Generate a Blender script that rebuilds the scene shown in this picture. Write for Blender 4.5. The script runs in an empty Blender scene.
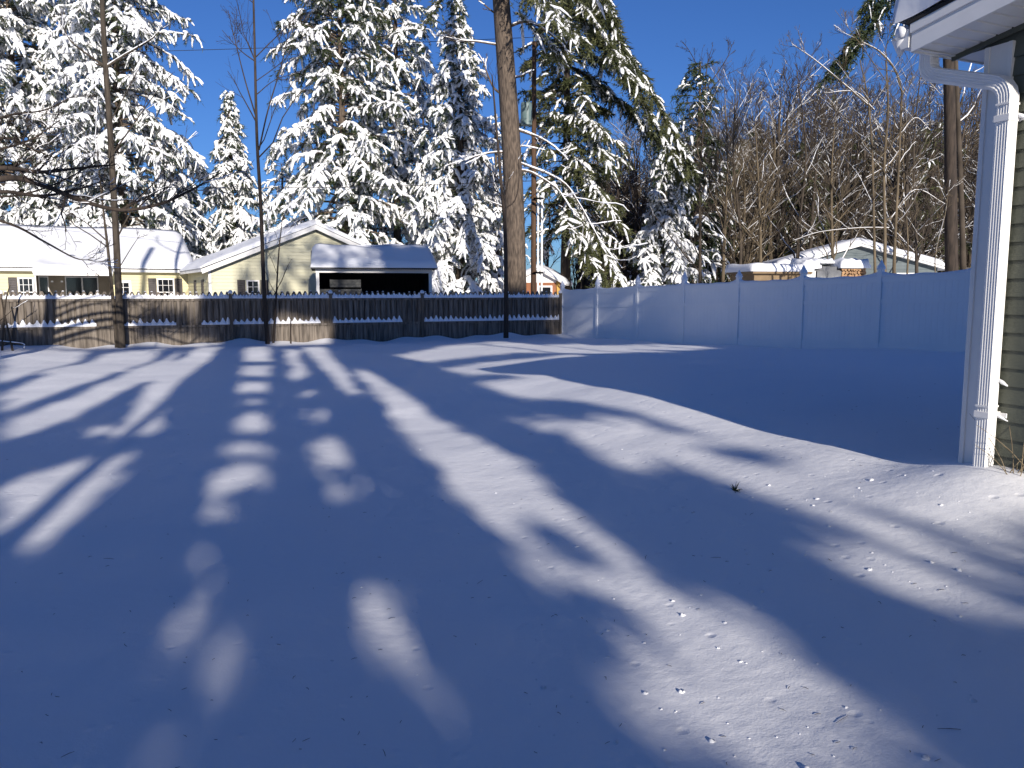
import bpy, math, random
import numpy as np

C = bpy.context.scene
col = C.collection
R = math.radians

# ------------------------------------------------------------------ camera, sky, sun, exposure
SUN_AZ = R(16.0)      # bearing of the sun: behind the camera, to the right
SUN_EL = R(17.0)
TAN = math.tan(SUN_EL)
TS = np.array([math.sin(SUN_AZ), -math.cos(SUN_AZ), 0.0])      # towards the sun, on the ground
TW = np.array([math.cos(SUN_AZ), math.sin(SUN_AZ), 0.0])       # across the sun's direction
PITCH = R(6.6)
EYE = 1.75

cam = bpy.data.cameras.new('camera')
cam.sensor_width = 36.0
cam.lens = 36.0 * 800.0 / 1024.0
cam.clip_start = 0.05
cam.clip_end = 3000
cam_o = bpy.data.objects.new('camera', cam)
cam_o.location = (0, 0, EYE)
cam_o.rotation_euler = (math.pi / 2 - PITCH, 0, 0)
col.objects.link(cam_o)
C.camera = cam_o

world = bpy.data.worlds.new('World')
C.world = world
world.use_nodes = True
wn = world.node_tree.nodes
sky = wn.new('ShaderNodeTexSky')
sky.sky_type = 'NISHITA'
sky.sun_disc = False
sky.sun_elevation = SUN_EL
sky.sun_rotation = math.pi - SUN_AZ
sky.altitude = 100
sky.air_density = 1.0
sky.dust_density = 0.1
sky.ozone_density = 3.5
wn['Background'].inputs['Strength'].default_value = 0.078
tint = wn.new('ShaderNodeMix'); tint.data_type = 'RGBA'; tint.blend_type = 'MULTIPLY'      # cold white balance of a clear winter sky
tint.inputs[0].default_value = 1.0
tint.inputs[7].default_value = (.39, .61, 1.04, 1)
world.node_tree.links.new(sky.outputs[0], tint.inputs[6])
world.node_tree.links.new(tint.outputs[2], wn['Background'].inputs['Color'])

sun = bpy.data.lights.new('sun', 'SUN')
sun.energy = 5.0
sun.angle = R(0.53)
sun.color = (1.0, 0.92, 0.82)
sun_o = bpy.data.objects.new('sun', sun)
sun_o.rotation_euler = (math.pi / 2 - SUN_EL, 0, SUN_AZ)
col.objects.link(sun_o)

C.view_settings.view_transform = 'Standard'
C.view_settings.look = 'None'
C.view_settings.exposure = 0.34
C.view_settings.gamma = 1.0
C.view_settings.use_curve_mapping = False
C.cycles.max_bounces = 6
C.cycles.diffuse_bounces = 4
C.cycles.use_denoising = True

# ------------------------------------------------------------------ helpers
def at(px, py, Y):
    """survey point: bearing px, height py as sighted from the camera, at distance Y"""
    u = (px - 512) / 800.0
    v = (384 - py) / 800.0
    dy = math.cos(PITCH) + v * math.sin(PITCH)
    dz = -math.sin(PITCH) + v * math.cos(PITCH)
    return np.array([u / dy * Y, Y, EYE + dz / dy * Y])

def S(t):
    t = np.clip(t, 0, 1)
    return t * t * (3 - 2 * t)

def gz(x, y):
    """height of the snow: a bank rising to the right, towards the house"""
    x = np.asarray(x, float); y = np.asarray(y, float)
    return .6 * S((x + .5 + .17 * np.maximum(y - 4, 0)) / 4.5) * (1 - .95 * S((y - 10) / 22)) - .1 * S((y - 5) / 20)

class MB:
    """collects geometry in world space and links it as one mesh object"""
    def __init__(self):
        self.v = []; self.n = 0; self.q = []; self.t = []; self.qm = []; self.tm = []
    def add(self, v, quads=None, tris=None, m=0):
        v = np.asarray(v, float).reshape(-1, 3)
        if quads is not None and len(quads):
            a = np.asarray(quads, int).reshape(-1, 4) + self.n
            self.q.append(a); self.qm.append(np.full(len(a), m, int))
        if tris is not None and len(tris):
            a = np.asarray(tris, int).reshape(-1, 3) + self.n
            self.t.append(a); self.tm.append(np.full(len(a), m, int))
        self.v.append(v); self.n += len(v)
    def box(self, lo, hi, fr=None, m=0):
        (x0, y0, z0), (x1, y1, z1) = lo, hi
        v = np.array([[x0, y0, z0], [x1, y0, z0], [x1, y1, z0], [x0, y1, z0],
                      [x0, y0, z1], [x1, y0, z1], [x1, y1, z1], [x0, y1, z1]], float)
        if fr: v = fr(v)
        self.add(v, [[0, 3, 2, 1], [4, 5, 6, 7], [0, 1, 5, 4], [1, 2, 6, 5], [2, 3, 7, 6], [3, 0, 4, 7]], m=m)
    def prism(self, poly, d, fr=None, m=0):
        """closed outline (n,3) pushed along vector d"""
        p = np.asarray(poly, float); n = len(p)
        v = np.concatenate([p, p + np.asarray(d, float)])
        if fr: v = fr(v)
        quads = [[i, (i + 1) % n, n + (i + 1) % n, n + i] for i in range(n)]
        tris = [[0, i + 1, i] for i in range(1, n - 1)] + [[n, n + i, n + i + 1] for i in range(1, n - 1)]
        self.add(v, quads, tris, m=m)
    def tubes(self, c, r, k=5, up=(0, 0, 1), m=0, flat=1.0, jit=0.0, rng=None, caps=False):
        """batch of tubes: c (F,R,3) centres, r (F,R) radii"""
        c = np.asarray(c, float); r = np.asarray(r, float)
        if c.ndim == 2: c = c[None]; r = r[None]
        F, N, _ = c.shape
        if F == 0: return
        t = np.gradient(c, axis=1)
        t /= np.linalg.norm(t, axis=2, keepdims=True) + 1e-9
        u = np.broadcast_to(np.asarray(up, float), t.shape).copy()
        par = np.abs((t * u).sum(2)) > .97
        u[par] = (1, .2, 0)
        s = np.cross(t, u); s /= np.linalg.norm(s, axis=2, keepdims=True) + 1e-9
        b = np.cross(s, t)
        a = np.arange(k) * 2 * math.pi / k
        rr = r[:, :, None]
        if jit: rr = rr * (1 + jit * (rng.random((F, N, k)) - .5) * 2)
        else: rr = np.broadcast_to(rr, (F, N, k))
        v = c[:, :, None, :] + rr[..., None] * (s[:, :, None, :] * np.cos(a)[:, None] + b[:, :, None, :] * np.sin(a)[:, None] * flat)
        i = np.arange(N - 1)[:, None] * k; j = np.arange(k)[None]
        q = np.stack([i + j, i + (j + 1) % k, i + k + (j + 1) % k, i + k + j], -1).reshape(-1, 4)
        q = (q[None] + (np.arange(F) * N * k)[:, None, None]).reshape(-1, 4)
        tr = None
        if caps:
            o = (np.arange(F) * N * k)[:, None, None]
            t0 = np.array([[0, x + 1, x] for x in range(1, k - 1)])
            e = (N - 1) * k
            t1 = np.array([[e, e + x, e + x + 1] for x in range(1, k - 1)])
            tr = np.concatenate([(t0[None] + o).reshape(-1, 3), (t1[None] + o).reshape(-1, 3)])
        self.add(v.reshape(-1, 3), q, tr, m=m)
    def obj(self, name, mats, root=None, smooth=False, origin=None):
        if not isinstance(mats, (list, tuple)): mats = [mats]
        v = np.concatenate(self.v) if self.v else np.zeros((0, 3))
        if origin is None:
            origin = root_origin(root) if root else np.zeros(3)
        v = v - np.asarray(origin)
        me = bpy.data.meshes.new(name)
        q = np.concatenate(self.q) if self.q else np.zeros((0, 4), int)
        t = np.concatenate(self.t) if self.t else np.zeros((0, 3), int)
        qm = np.concatenate(self.qm) if self.qm else np.zeros(0, int)
        tm = np.concatenate(self.tm) if self.tm else np.zeros(0, int)
        me.vertices.add(len(v)); me.vertices.foreach_set('co', v.astype(np.float32).ravel())
        loops = np.concatenate([q.ravel(), t.ravel()]).astype(np.int32)
        me.loops.add(len(loops)); me.loops.foreach_set('vertex_index', loops)
        tot = np.concatenate([np.full(len(q), 4), np.full(len(t), 3)]).astype(np.int32)
        st = np.concatenate([[0], np.cumsum(tot)[:-1]]).astype(np.int32) if len(tot) else np.zeros(0, np.int32)
        me.polygons.add(len(tot))
        me.polygons.foreach_set('loop_start', st)
        me.polygons.foreach_set('loop_total', tot)
        me.polygons.foreach_set('material_index', np.concatenate([qm, tm]).astype(np.int32))
        me.polygons.foreach_set('use_smooth', np.full(len(tot), bool(smooth)))
        for m in mats: me.materials.append(m)
        me.update(calc_edges=True)
        o = bpy.data.objects.new(name, me)
        col.objects.link(o)
        if root:
            o.parent = root
            o.location = np.asarray(origin) - root_origin(root)
        else:
            o.location = origin
        return o

def root_origin(o):
    p = np.array(o.location)
    while o.parent:
        o = o.parent; p = p + np.array(o.location)
    return p

def tag(o, label=None, cat=None, group=None, kind=None):
    if label: o['label'] = label
    if cat: o['category'] = cat
    if group: o['group'] = group
    if kind: o['kind'] = kind
    return o

def thing(name, loc, label, cat, group=None):
    o = bpy.data.objects.new(name, None)
    o.location = tuple(float(a) for a in loc)
    o.empty_display_size = .3
    col.objects.link(o)
    return tag(o, label, cat, group)

def copy_thing(o, loc, rz=0, sc=1.0, label=None):
    c = o.copy(); col.objects.link(c)
    c.location = tuple(float(a) for a in loc); c.rotation_euler = (0, 0, rz); c.scale = (sc, sc, sc)
    if label: c['label'] = label
    for ch in o.children:
        d = ch.copy(); d.parent = c; col.objects.link(d)
    return c

def frame(o, ex, ey):
    """local (a,b,c) -> world with a along ex, b along ey, c up"""
    o = np.asarray(o, float); ex = np.asarray(ex, float); ey = np.asarray(ey, float)
    M = np.stack([ex, ey, np.array([0, 0, 1.0])])
    return lambda v: np.asarray(v, float) @ M + o

# ------------------------------------------------------------------ materials
def mat(name, base, rough=.7, var=None, scale=8.0, stretch=(1, 1, 1), bump=0.0, bump_scale=None, spec=.3, detail=6, wave=None, lo=.35, hi=.65):
    m = bpy.data.materials.new(name); m.use_nodes = True
    nt = m.node_tree; b = nt.nodes['Principled BSDF']
    b.inputs['Base Color'].default_value = (*base, 1)
    b.inputs['Roughness'].default_value = rough
    b.inputs['Specular IOR Level'].default_value = spec
    tc = nt.nodes.new('ShaderNodeTexCoord')
    mp = nt.nodes.new('ShaderNodeMapping'); mp.inputs['Scale'].default_value = stretch
    nt.links.new(tc.outputs['Object'], mp.inputs['Vector'])
    if var is not None:
        no = nt.nodes.new('ShaderNodeTexNoise'); no.inputs['Scale'].default_value = scale; no.inputs['Detail'].default_value = detail
        nt.links.new(mp.outputs[0], no.inputs['Vector'])
        cr = nt.nodes.new('ShaderNodeValToRGB')
        cr.color_ramp.elements[0].position = lo; cr.color_ramp.elements[1].position = hi
        cr.color_ramp.elements[0].color = (*base, 1); cr.color_ramp.elements[1].color = (*var, 1)
        nt.links.new(no.outputs['Fac'], cr.inputs['Fac'])
        nt.links.new(cr.outputs['Color'], b.inputs['Base Color'])
    if bump:
        nb = nt.nodes.new('ShaderNodeTexNoise'); nb.inputs['Scale'].default_value = bump_scale or scale * 3; nb.inputs['Detail'].default_value = 5
        nt.links.new(mp.outputs[0], nb.inputs['Vector'])
        bp = nt.nodes.new('ShaderNodeBump'); bp.inputs['Strength'].default_value = bump; bp.inputs['Distance'].default_value = .02
        nt.links.new(nb.outputs['Fac'], bp.inputs['Height'])
        nt.links.new(bp.outputs[0], b.inputs['Normal'])
    return m

M = {}
M['snow_tree'] = mat('snow_on_branches', (.90, .91, .93), .65, spec=.2)
M['snow_roof'] = mat('snow_on_roofs', (.80, .815, .85), .7, bump=.25, bump_scale=6, spec=.2)
M['needles'] = mat('pine_needles', (.022, .038, .018), .6, (.06, .075, .03), 1.3, spec=.25)
M['needles_olive'] = mat('olive_needles', (.035, .045, .018), .6, (.10, .105, .042), 1.1, spec=.25)
M['bark'] = mat('pine_bark', (.055, .043, .034), .9, (.15, .115, .087), 5, (3, 3, .6), bump=.8, bump_scale=9)
M['bark_grey'] = mat('grey_bark', (.10, .085, .068), .9, (.19, .16, .125), 4, (3, 3, .5), bump=.4, bump_scale=14)
M['bark_dark'] = mat('dark_bark', (.028, .022, .018), .9, (.06, .045, .035), 4, (3, 3, .5), bump=.4, bump_scale=14)
M['bark_mid'] = mat('dim_bark', (.032, .026, .020), .9, (.08, .065, .05), 4, (3, 3, .5), bump=.4, bump_scale=14)
M['bark_brown'] = mat('brown_twigs', (.034, .027, .021), .9, (.085, .068, .052), 1.2, spec=.2)
M['bark_tan'] = mat('tan_stems', (.075, .057, .036), .85, (.16, .125, .08), 3, (2, 2, .5), bump=.3, bump_scale=12)
M['wood_fence'] = mat('weathered_fence_wood', (.07, .058, .047), .85, (.21, .178, .145), 3.2, (4, 4, .35), bump=.5, bump_scale=10)
M['wood_post'] = mat('weathered_post_wood', (.09, .07, .052), .85, (.17, .135, .10), 3, (5, 5, .4), bump=.5, bump_scale=10)
M['vinyl'] = mat('white_vinyl', (.85, .86, .87), .35, spec=.4, var=(.81, .83, .85), scale=1.5)
M['white_trim'] = mat('white_trim', (.78, .77, .75), .4, (.73, .72, .70), 2.5, spec=.4)
M['alu'] = mat('white_aluminium', (.84, .83, .81), .32, (.79, .78, .76), 6, spec=.5)
M['yellow'] = mat('pale_yellow_siding', (.66, .60, .37), .6, (.60, .55, .34), 2)
M['yellow_pale'] = mat('faded_yellow_siding', (.62, .60, .44), .6, (.57, .55, .41), 1.5)
M['porch_wall'] = mat('shaded_beige_porch_wall', (.34, .29, .22), .7, (.28, .24, .18), 3)  # beige darkened to carry the shade inside the porch
M['shutter'] = mat('charcoal_shutter', (.055, .05, .05), .6, (.08, .07, .068), 5)
M['glass'] = mat('dark_window_glass', (.012, .014, .018), .06, spec=.8)
M['metal_roof'] = mat('dark_corrugated_edge', (.03, .03, .035), .5)
M['dark_wall'] = mat('shaded_shed_boards', (.02, .018, .016), .85, (.035, .03, .026), 4, (4, 4, .6))  # near-black, the shade of the open interior put into the boards
M['crate'] = mat('grey_crates', (.05, .055, .06), .7, (.12, .12, .115), 5)
M['orange'] = mat('orange_brown_boards', (.32, .13, .06), .7, (.24, .10, .05), 4, (6, 6, .5))
M['gold'] = mat('golden_board', (.55, .33, .08), .6, (.48, .29, .07), 4)
M['greenwall'] = mat('grey_green_siding', (.095, .12, .13), .7, (.125, .15, .16), 2)
M['tan_wall'] = mat('tan_shed_wall', (.22, .155, .09), .75, (.17, .12, .07), 4)
M['logs'] = mat('split_logs', (.40, .24, .12), .8, (.20, .12, .07), 9)
M['tarp'] = mat('grey_tarp', (.13, .135, .145), .5, (.17, .175, .185), 3)
M['olive'] = mat('olive_vinyl_siding', (.105, .112, .085), .5, (.088, .095, .072), 3, (1, 1, 1), bump=.15, bump_scale=40, spec=.35)
M['shingle'] = mat('dark_shingle_edge', (.03, .028, .027), .9)
M['pole'] = mat('utility_pole_wood', (.06, .035, .022), .85, (.11, .065, .04), 4, (4, 4, .4))
M['steel'] = mat('painted_steel', (.10, .15, .15), .45, (.13, .18, .18), 4)
M['wire'] = mat('black_wire', (.02, .02, .022), .5)
M['dry'] = mat('dry_stems', (.16, .125, .08), .8, (.24, .19, .12), 8)

def ground_material():
    m = bpy.data.materials.new('yard_snow'); m.use_nodes = True
    nt = m.node_tree; b = nt.nodes['Principled BSDF']
    b.inputs['Base Color'].default_value = (.86, .87, .90, 1)
    b.inputs['Roughness'].default_value = .6
    b.inputs['Specular IOR Level'].default_value = .25
    tc = nt.nodes.new('ShaderNodeTexCoord')
    prev = None
    for sc, st, di in ((2.2, .4, .05), (14, .28, .012), (95, .35, .004)):
        no = nt.nodes.new('ShaderNodeTexNoise'); no.inputs['Scale'].default_value = sc; no.inputs['Detail'].default_value = 6
        nt.links.new(tc.outputs['Object'], no.inputs['Vector'])
        bp = nt.nodes.new('ShaderNodeBump'); bp.inputs['Strength'].default_value = st; bp.inputs['Distance'].default_value = di
        nt.links.new(no.outputs['Fac'], bp.inputs['Height'])
        if prev: nt.links.new(prev.outputs[0], bp.inputs['Normal'])
        prev = bp
    # small pits and crumbs in the crust
    vo = nt.nodes.new('ShaderNodeTexVoronoi'); vo.inputs['Scale'].default_value = 5.5; vo.inputs['Randomness'].default_value = 1.0
    nt.links.new(tc.outputs['Object'], vo.inputs['Vector'])
    rp = nt.nodes.new('ShaderNodeValToRGB'); rp.color_ramp.elements[0].position = 0.0; rp.color_ramp.elements[1].position = .16
    rp.color_ramp.elements[0].color = (0, 0, 0, 1); rp.color_ramp.elements[1].color = (1, 1, 1, 1)
    nt.links.new(vo.outputs['Distance'], rp.inputs['Fac'])
    bp = nt.nodes.new('ShaderNodeBump'); bp.inputs['Strength'].default_value = .45; bp.inputs['Distance'].default_value = .012
    nt.links.new(rp.outputs['Color'], bp.inputs['Height']); nt.links.new(prev.outputs[0], bp.inputs['Normal'])
    nt.links.new(bp.outputs[0], b.inputs['Normal'])
    return m
M['ground'] = ground_material()

# ------------------------------------------------------------------ the snow-covered ground: one sheet to the horizon
rg = np.random.default_rng(5)
def undul(x, y):
    z = np.zeros_like(x)
    r = np.random.default_rng(11)
    for f, a in ((.35, .03), (.8, .022), (1.7, .012), (3.6, .006)):
        for _ in range(4):
            an = r.random() * 6.28; ph = r.random() * 6.28; ff = f * (.7 + .6 * r.random())
            z = z + a / 2 * np.sin(ff * (x * math.cos(an) + y * math.sin(an)) + ph + .8 * np.sin(ff * .6 * (x * math.sin(an) - y * math.cos(an)) + ph * 2))
    return z
def ground_height(x, y):
    near = np.exp(-((np.abs(x) / 60) ** 4 + (np.abs(y) / 60) ** 4))
    z = gz(x, y) + undul(x, y) * near
    # drifts against the wooden fence and along the vinyl fence
    a = np.array([-16.6, 26.0]); d = np.array([.9291, .3697])
    t = (x - a[0]) * d[0] + (y - a[1]) * d[1]; n = (x - a[0]) * -d[1] + (y - a[1]) * d[0]
    z = z + (.07 + .06 * np.sin(t * 1.9) + .04 * np.sin(t * 4.3 + 1)) * np.exp(-(n / .7) ** 2) * (t < 21) * (t > -10)
    z = z + .10 * np.exp(-(((x - 3.05) / .5) ** 2 + ((y - 5.0) / .5) ** 2))
    return z
sgn = np.linspace(-1, 1, 361)
gx = 1.0 + 900 * np.sign(sgn) * (np.abs(sgn) ** 1 * .012 + np.abs(sgn) ** 7 * .988) * 1.0
gx = 1.0 + np.sign(sgn) * (26 * np.abs(sgn) + 874 * np.abs(sgn) ** 9)
sy = np.linspace(0, 1, 361)
gy = -60 + 0 * sy
gy = np.concatenate([np.linspace(-400, -14, 30), np.linspace(-12, 0, 26), np.linspace(.3, 12, 170), np.linspace(12.2, 40, 150), 40 + 860 * np.linspace(.005, 1, 40) ** 2.5])
X, Yg = np.meshgrid(gx, gy)
Z = ground_height(X, Yg)
g = MB()
ny, nx = X.shape
idx = np.arange(ny * nx).reshape(ny, nx)
g.add(np.stack([X, Yg, Z], -1), np.stack([idx[:-1, :-1], idx[:-1, 1:], idx[1:, 1:], idx[1:, :-1]], -1))
go = g.obj('snow_ground', M['ground'], smooth=True)
tag(go, 'deep smooth snow covering the whole yard', 'snow', kind='structure')
def gh(x, y): return float(ground_height(np.array(float(x)), np.array(float(y))))

# ------------------------------------------------------------------ the house at the right
HB = R(24)
HD = np.array([math.sin(HB), -math.cos(HB), 0])      # along the gable wall, towards the viewer
HN = np.array([-math.cos(HB), -math.sin(HB), 0])     # out of the gable wall
HC = np.array([3.06, 5.16, 0.0]) - HD * .10
hf = frame(HC, HD, HN)                               # a along wall, b outwards, c up
ZE = 3.28            # underside of the eave
PR = .15             # roof slope
OE, OR = .25, .40    # eave and rake overhang
RID = 4.6            # ridge distance from the corner
house = thing('house', (HC[0], HC[1], .5), 'olive green sided house with white corner trim and snowy eave at the right edge', 'house')
def zr(a):           # soffit / wall top height at distance a along the gable wall
    return ZE + PR * (a + OE) if a <= RID else ZE + PR * (2 * RID - a + OE)
# gable wall siding: lapped courses
lap = .112
w = MB()
z = .15
a0, a1 = .154, 2 * RID - .154
while z < ZE + 1.4:
    zt = z + lap
    # clip the course under the rake, one segment each side of the ridge
    for s0, s1 in ((-OE, RID), (RID, 2 * RID + OE)):
        lo_, hi_ = (s0, s1)
        if z < ZE: lo_, hi_ = max(lo_, a0), min(hi_, a1)
        if z >= ZE:
            need = (z + lap * .6 - ZE) / PR - OE
            if s0 < RID: lo_ = max(lo_, need)
            else: hi_ = min(hi_, 2 * RID - need)
        if hi_ - lo_ < .05: continue
        p = [[lo_, .002, zt + .006], [lo_, .016, z], [lo_, .0, z]]
        w.prism(p, (hi_ - lo_, 0, 0), hf)
    z = zt
w.box((a0 + .001, -.10, -.2), (a1 - .001, -.001, ZE - .01), hf)
# gable triangle behind the laps
w.prism([[-OE, -.10, ZE], [2 * RID + OE, -.10, ZE], [RID, -.10, zr(RID)]], (0, .099, 0), hf)
w.obj('siding', M['olive'], house)
# remaining walls (away from the viewer), so the house is a whole body
w = MB()
w.box((.02, -11.0, -.2), (.12, -.105, ZE - .01), hf)
w.box((2 * RID - .12, -11.0, -.2), (2 * RID - .02, -.105, ZE - .01), hf)
w.box((.125, -11.1, -.2), (2 * RID - .125, -11.0, ZE - .01), hf)
w.obj('side_wall', M['olive'], house)
# corner board: two faces with raised edges
def bevel(o, wdt=.004, seg=2):
    b = o.modifiers.new('bevel', 'BEVEL'); b.width = wdt; b.segments = seg; b.limit_method = 'ANGLE'; b.angle_limit = R(40)
    return o
w = MB()
w.box((-.012, -.14, -.1), (.155, .020, ZE - .004), hf)
w.box((-.020, -.006, -.1), (.012, .030, ZE - .006), hf)
w.box((.136, -.002, -.1), (.164, .032, ZE - .006), hf)
bevel(w.obj('corner_board', M['white_trim'], house), .003)
# soffit of the rake: grooved panels running out from the wall
w = MB()
a = -OE
pw = .30
while a < 2 * RID + OE - .02:
    b_ = min(a + pw, RID if a < RID else 2 * RID + OE)
    if b_ - a > .03:
        n = 3
        for k in range(n):
            s0 = a + (b_ - a) * k / n; s1 = a + (b_ - a) * (k + 1) / n
            st = .010 if k == 0 else 0.0
            g0 = s0 + .014
            v = []
            for (aa, dz) in ((s0, 0), (s0 + .004, .013), (g0, .013), (g0 + .004, 0), (s1, 0)):
                v += [[aa, .034, zr(aa) + .004 + dz], [aa, OR - .012, zr(aa) + .004 + dz]]
            v = hf(v)
            w.add(v, [[2 * i, 2 * i + 1, 2 * i + 3, 2 * i + 2] for i in range(4)])
    a = b_ if b_ > a else a + pw
w.obj('rake_soffit', M['alu'], house)
# frieze strip where the soffit meets the wall
w = MB()
for s0, s1 in ((-OE, RID), (RID, 2 * RID + OE)):
    w.prism([[s0, .018, zr(s0) - .028], [s1, .018, zr(s1) - .028], [s1, .018, zr(s1) + .002], [s0, .018, zr(s0) + .002]], (0, .016, 0), hf)
w.obj('frieze', M['olive'], house)
# rake fascia with its upper step
w = MB()
FH = .155
for s0, s1 in ((-OE - .004, RID), (RID, 2 * RID + OE + .004)):
    w.prism([[s0, OR - .012, zr(s0) - .012], [s1, OR - .012, zr(s1) - .012], [s1, OR - .012, zr(s1) + FH], [s0, OR - .012, zr(s0) + FH]], (0, .018, 0), hf)
    w.prism([[s0 - .002, OR + .006, zr(s0) + FH - .052], [s1, OR + .006, zr(s1) + FH - .052], [s1, OR + .006, zr(s1) + FH + .004], [s0 - .002, OR + .006, zr(s0) + FH + .004]], (0, .016, 0), hf)
bevel(w.obj('rake_fascia', M['alu'], house), .002)
# eave soffit and eave fascia
w = MB()
w.box((-OE, -11.0, ZE - .002), (.0, -.008, ZE + .006), hf)
w.box((-OE, -.001, ZE - .002), (-OE + .03, OR - .014, ZE + .003), hf)
w.obj('eave_soffit', M['alu'], house)
w = MB()
w.box((-OE - .018, -11.0, ZE - .01), (-OE - .002, OR - .014, ZE + FH - .01), hf)
w.obj('eave_fascia', M['alu'], house)
# roof deck with shingle edge
w = MB()
RT = FH + .006
for s0, s1 in ((-OE - .03, RID), (2 * RID + OE + .03, RID)):
    w.prism([[s0, OR + .03, zr(s0) + RT], [s1, OR + .03, zr(s1) + RT], [s1, OR + .03, zr(s1) + RT + .022], [s0, OR + .03, zr(s0) + RT + .022]], (0, -11.4 - OR, 0), hf)
roof = w.obj('roof', M['shingle'], house)
# snow slab on the roof with a rounded, sagging lip
w = MB()
na, nb_ = 60, 60
aa = np.concatenate([[-OE - .10, -OE - .115, -OE - .10], np.linspace(-OE - .06, RID, na)])
dd = np.concatenate([[.026, .16, .27], [.30] + [.33] * (na - 1)])
bb = np.concatenate([[OR + .05, OR + .055, OR + .03], np.linspace(OR, -11.4, nb_)])
rs = np.random.default_rng(2)
for j in range(len(bb) - 1): pass
V = []
for j, b_ in enumerate(bb):
    for i, a_ in enumerate(aa):
        ed = (.03 if j == 0 else .72 if j == 1 else .93 if j == 2 else 1.0)
        d_ = dd[i] * ed if j < 3 else dd[i]
        d_ += .02 * math.sin(a_ * 5 + b_ * 3) * ed
        V.append([a_, b_ + .012 * math.sin(a_ * 9 + j), zr(max(a_, -OE - .03)) + RT + .02 + max(d_, 0)])
I = np.arange(len(bb) * len(aa)).reshape(len(bb), len(aa))
w.add(hf(V), np.stack([I[:-1, :-1], I[:-1, 1:], I[1:, 1:], I[1:, :-1]], -1))
# back slope of the roof, same depth
w.prism([[RID, OR, zr(RID) + RT + .02], [2 * RID + OE, OR, zr(2 * RID + OE) + RT + .02], [2 * RID + OE, OR, zr(2 * RID + OE) + RT + .34], [RID, OR, zr(RID) + RT + .345]], (0, -11.4 - OR, 0), hf)
sn = w.obj('roof_snow', M['snow_roof'], house, smooth=True)
# gutter: K-style channel with end cap, snow heaped in it
w = MB()
prof = [[-OE - .02, ZE + .135], [-OE - .02, ZE + .02], [-OE - .075, ZE + .02], [-OE - .095, ZE + .06], [-OE - .125, ZE + .10], [-OE - .125, ZE + .135], [-OE - .117, ZE + .135], [-OE - .117, ZE + .10], [-OE - .09, ZE + .065], [-OE - .07, ZE + .028], [-OE - .028, ZE + .028], [-OE - .028, ZE + .135]]
v0 = [[p[0], OR + .01, p[1]] for p in prof]; v1 = [[p[0], -11.0, p[1]] for p in prof]
n = len(prof)
w.add(hf(v0 + v1), [[i, (i + 1) % n, n + (i + 1) % n, n + i] for i in range(n)])
cap = [[p[0], OR + .012, p[1]] for p in prof[:6]]
w.add(hf(cap), None, [[0, i, i + 1] for i in range(1, 5)])
gut = w.obj('gutter', M['alu'], house)
w = MB()
bbs = np.linspace(OR + .03, -11, 50)
c = np.stack([np.full(50, -OE - .075), bbs, ZE + .125 + .015 * np.sin(bbs * 7)], -1)
rr = .055 + .008 * np.sin(bbs * 5); rr[0] *= .6
w.tubes(hf(c), rr, 8, caps=True)
ic = [(-OE - .10, OR + .0, ZE + .10), (-OE - .115, OR - .03, ZE + .04), (-OE - .11, OR - .02, ZE - .015)]
w.tubes(hf(ic), np.array([.05, .035, .006]), 7)
w.obj('gutter_snow', M['snow_roof'], house, smooth=True)
# downspout: ribbed rectangular pipe swept along its elbows
def sweep(mb, path, wa, wb, adir, ribs=True, corr=()):
    path = np.asarray(path, float); N = len(path)
    t = np.gradient(path, axis=0); t /= np.linalg.norm(t, axis=1, keepdims=True)
    prof = []
    nn = 9 if ribs else 2
    def side(p0, p1, nrm):
        for k in range(nn):
            f = k / (nn)
            d = -.0035 if (ribs and k % 2 == 1) else 0
            prof.append((np.array(p0) * (1 - f) + np.array(p1) * f) + np.array(nrm) * d)
    e = .008
    side((-wa + e, -wb), (wa - e, -wb), (0, -1)); side((wa, -wb + e), (wa, wb - e), (1, 0))
    side((wa - e, wb), (-wa + e, wb), (0, 1)); side((-wa, wb - e), (-wa, -wb + e), (-1, 0))
    prof = np.array(prof); k = len(prof)
    V = []
    for i in range(N):
        s = np.asarray(adir, float) - t[i] * np.dot(adir, t[i]); s /= np.linalg.norm(s)
        b = np.cross(t[i], s)
        sc = 1 + (.05 if i in corr else 0)
        V.append(path[i] + (prof[:, :1] * s + prof[:, 1:] * b) * sc)
    V = np.array(V).reshape(-1, 3)
    i = np.arange(N - 1)[:, None] * k; j = np.arange(k)[None]
    mb.add(V, np.stack([i + j, i + (j + 1) % k, i + k + (j + 1) % k, i + k + j], -1).reshape(-1, 4))
def arc(p0, p1, p2, n=9):
    p0, p1, p2 = map(np.asarray, (p0, p1, p2)); s = np.linspace(0, 1, n)[:, None]
    return (1 - s) ** 2 * p0 + 2 * s * (1 - s) * p1 + s ** 2 * p2
DA, DB = .184, .070          # where the pipe stands on the wall
zb = gh(3.1, 4.95) - .1
top = np.array([-.325, .15, ZE + .03])
k1 = np.array([-.325, .15, ZE - .105]); k2 = np.array([DA, DB, ZE - .275])
d12 = (k2 - k1) / np.linalg.norm(k2 - k1)
E1 = arc(k1 + (0, 0, .075), k1, k1 + d12 * .075)
E2 = arc(k2 - d12 * .085, k2, k2 - np.array([0, 0, .10]))
dsp = None
w = MB()
side_dir = hf([[0, 1, 0]])[0] - hf([[0, 0, 0]])[0]
path = np.concatenate([[top], E1, [k1 + d12 * .2], E2, [[DA, DB, ZE - .6], [DA, DB, 1.6], [DA, DB, zb]]])
sweep(w, hf(path), .042, .047, side_dir, True, corr=tuple(list(range(2, 10, 2)) + list(range(12, 20, 2))))
dsp = w.obj('downspout', M['alu'], house)
w = MB()
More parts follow.
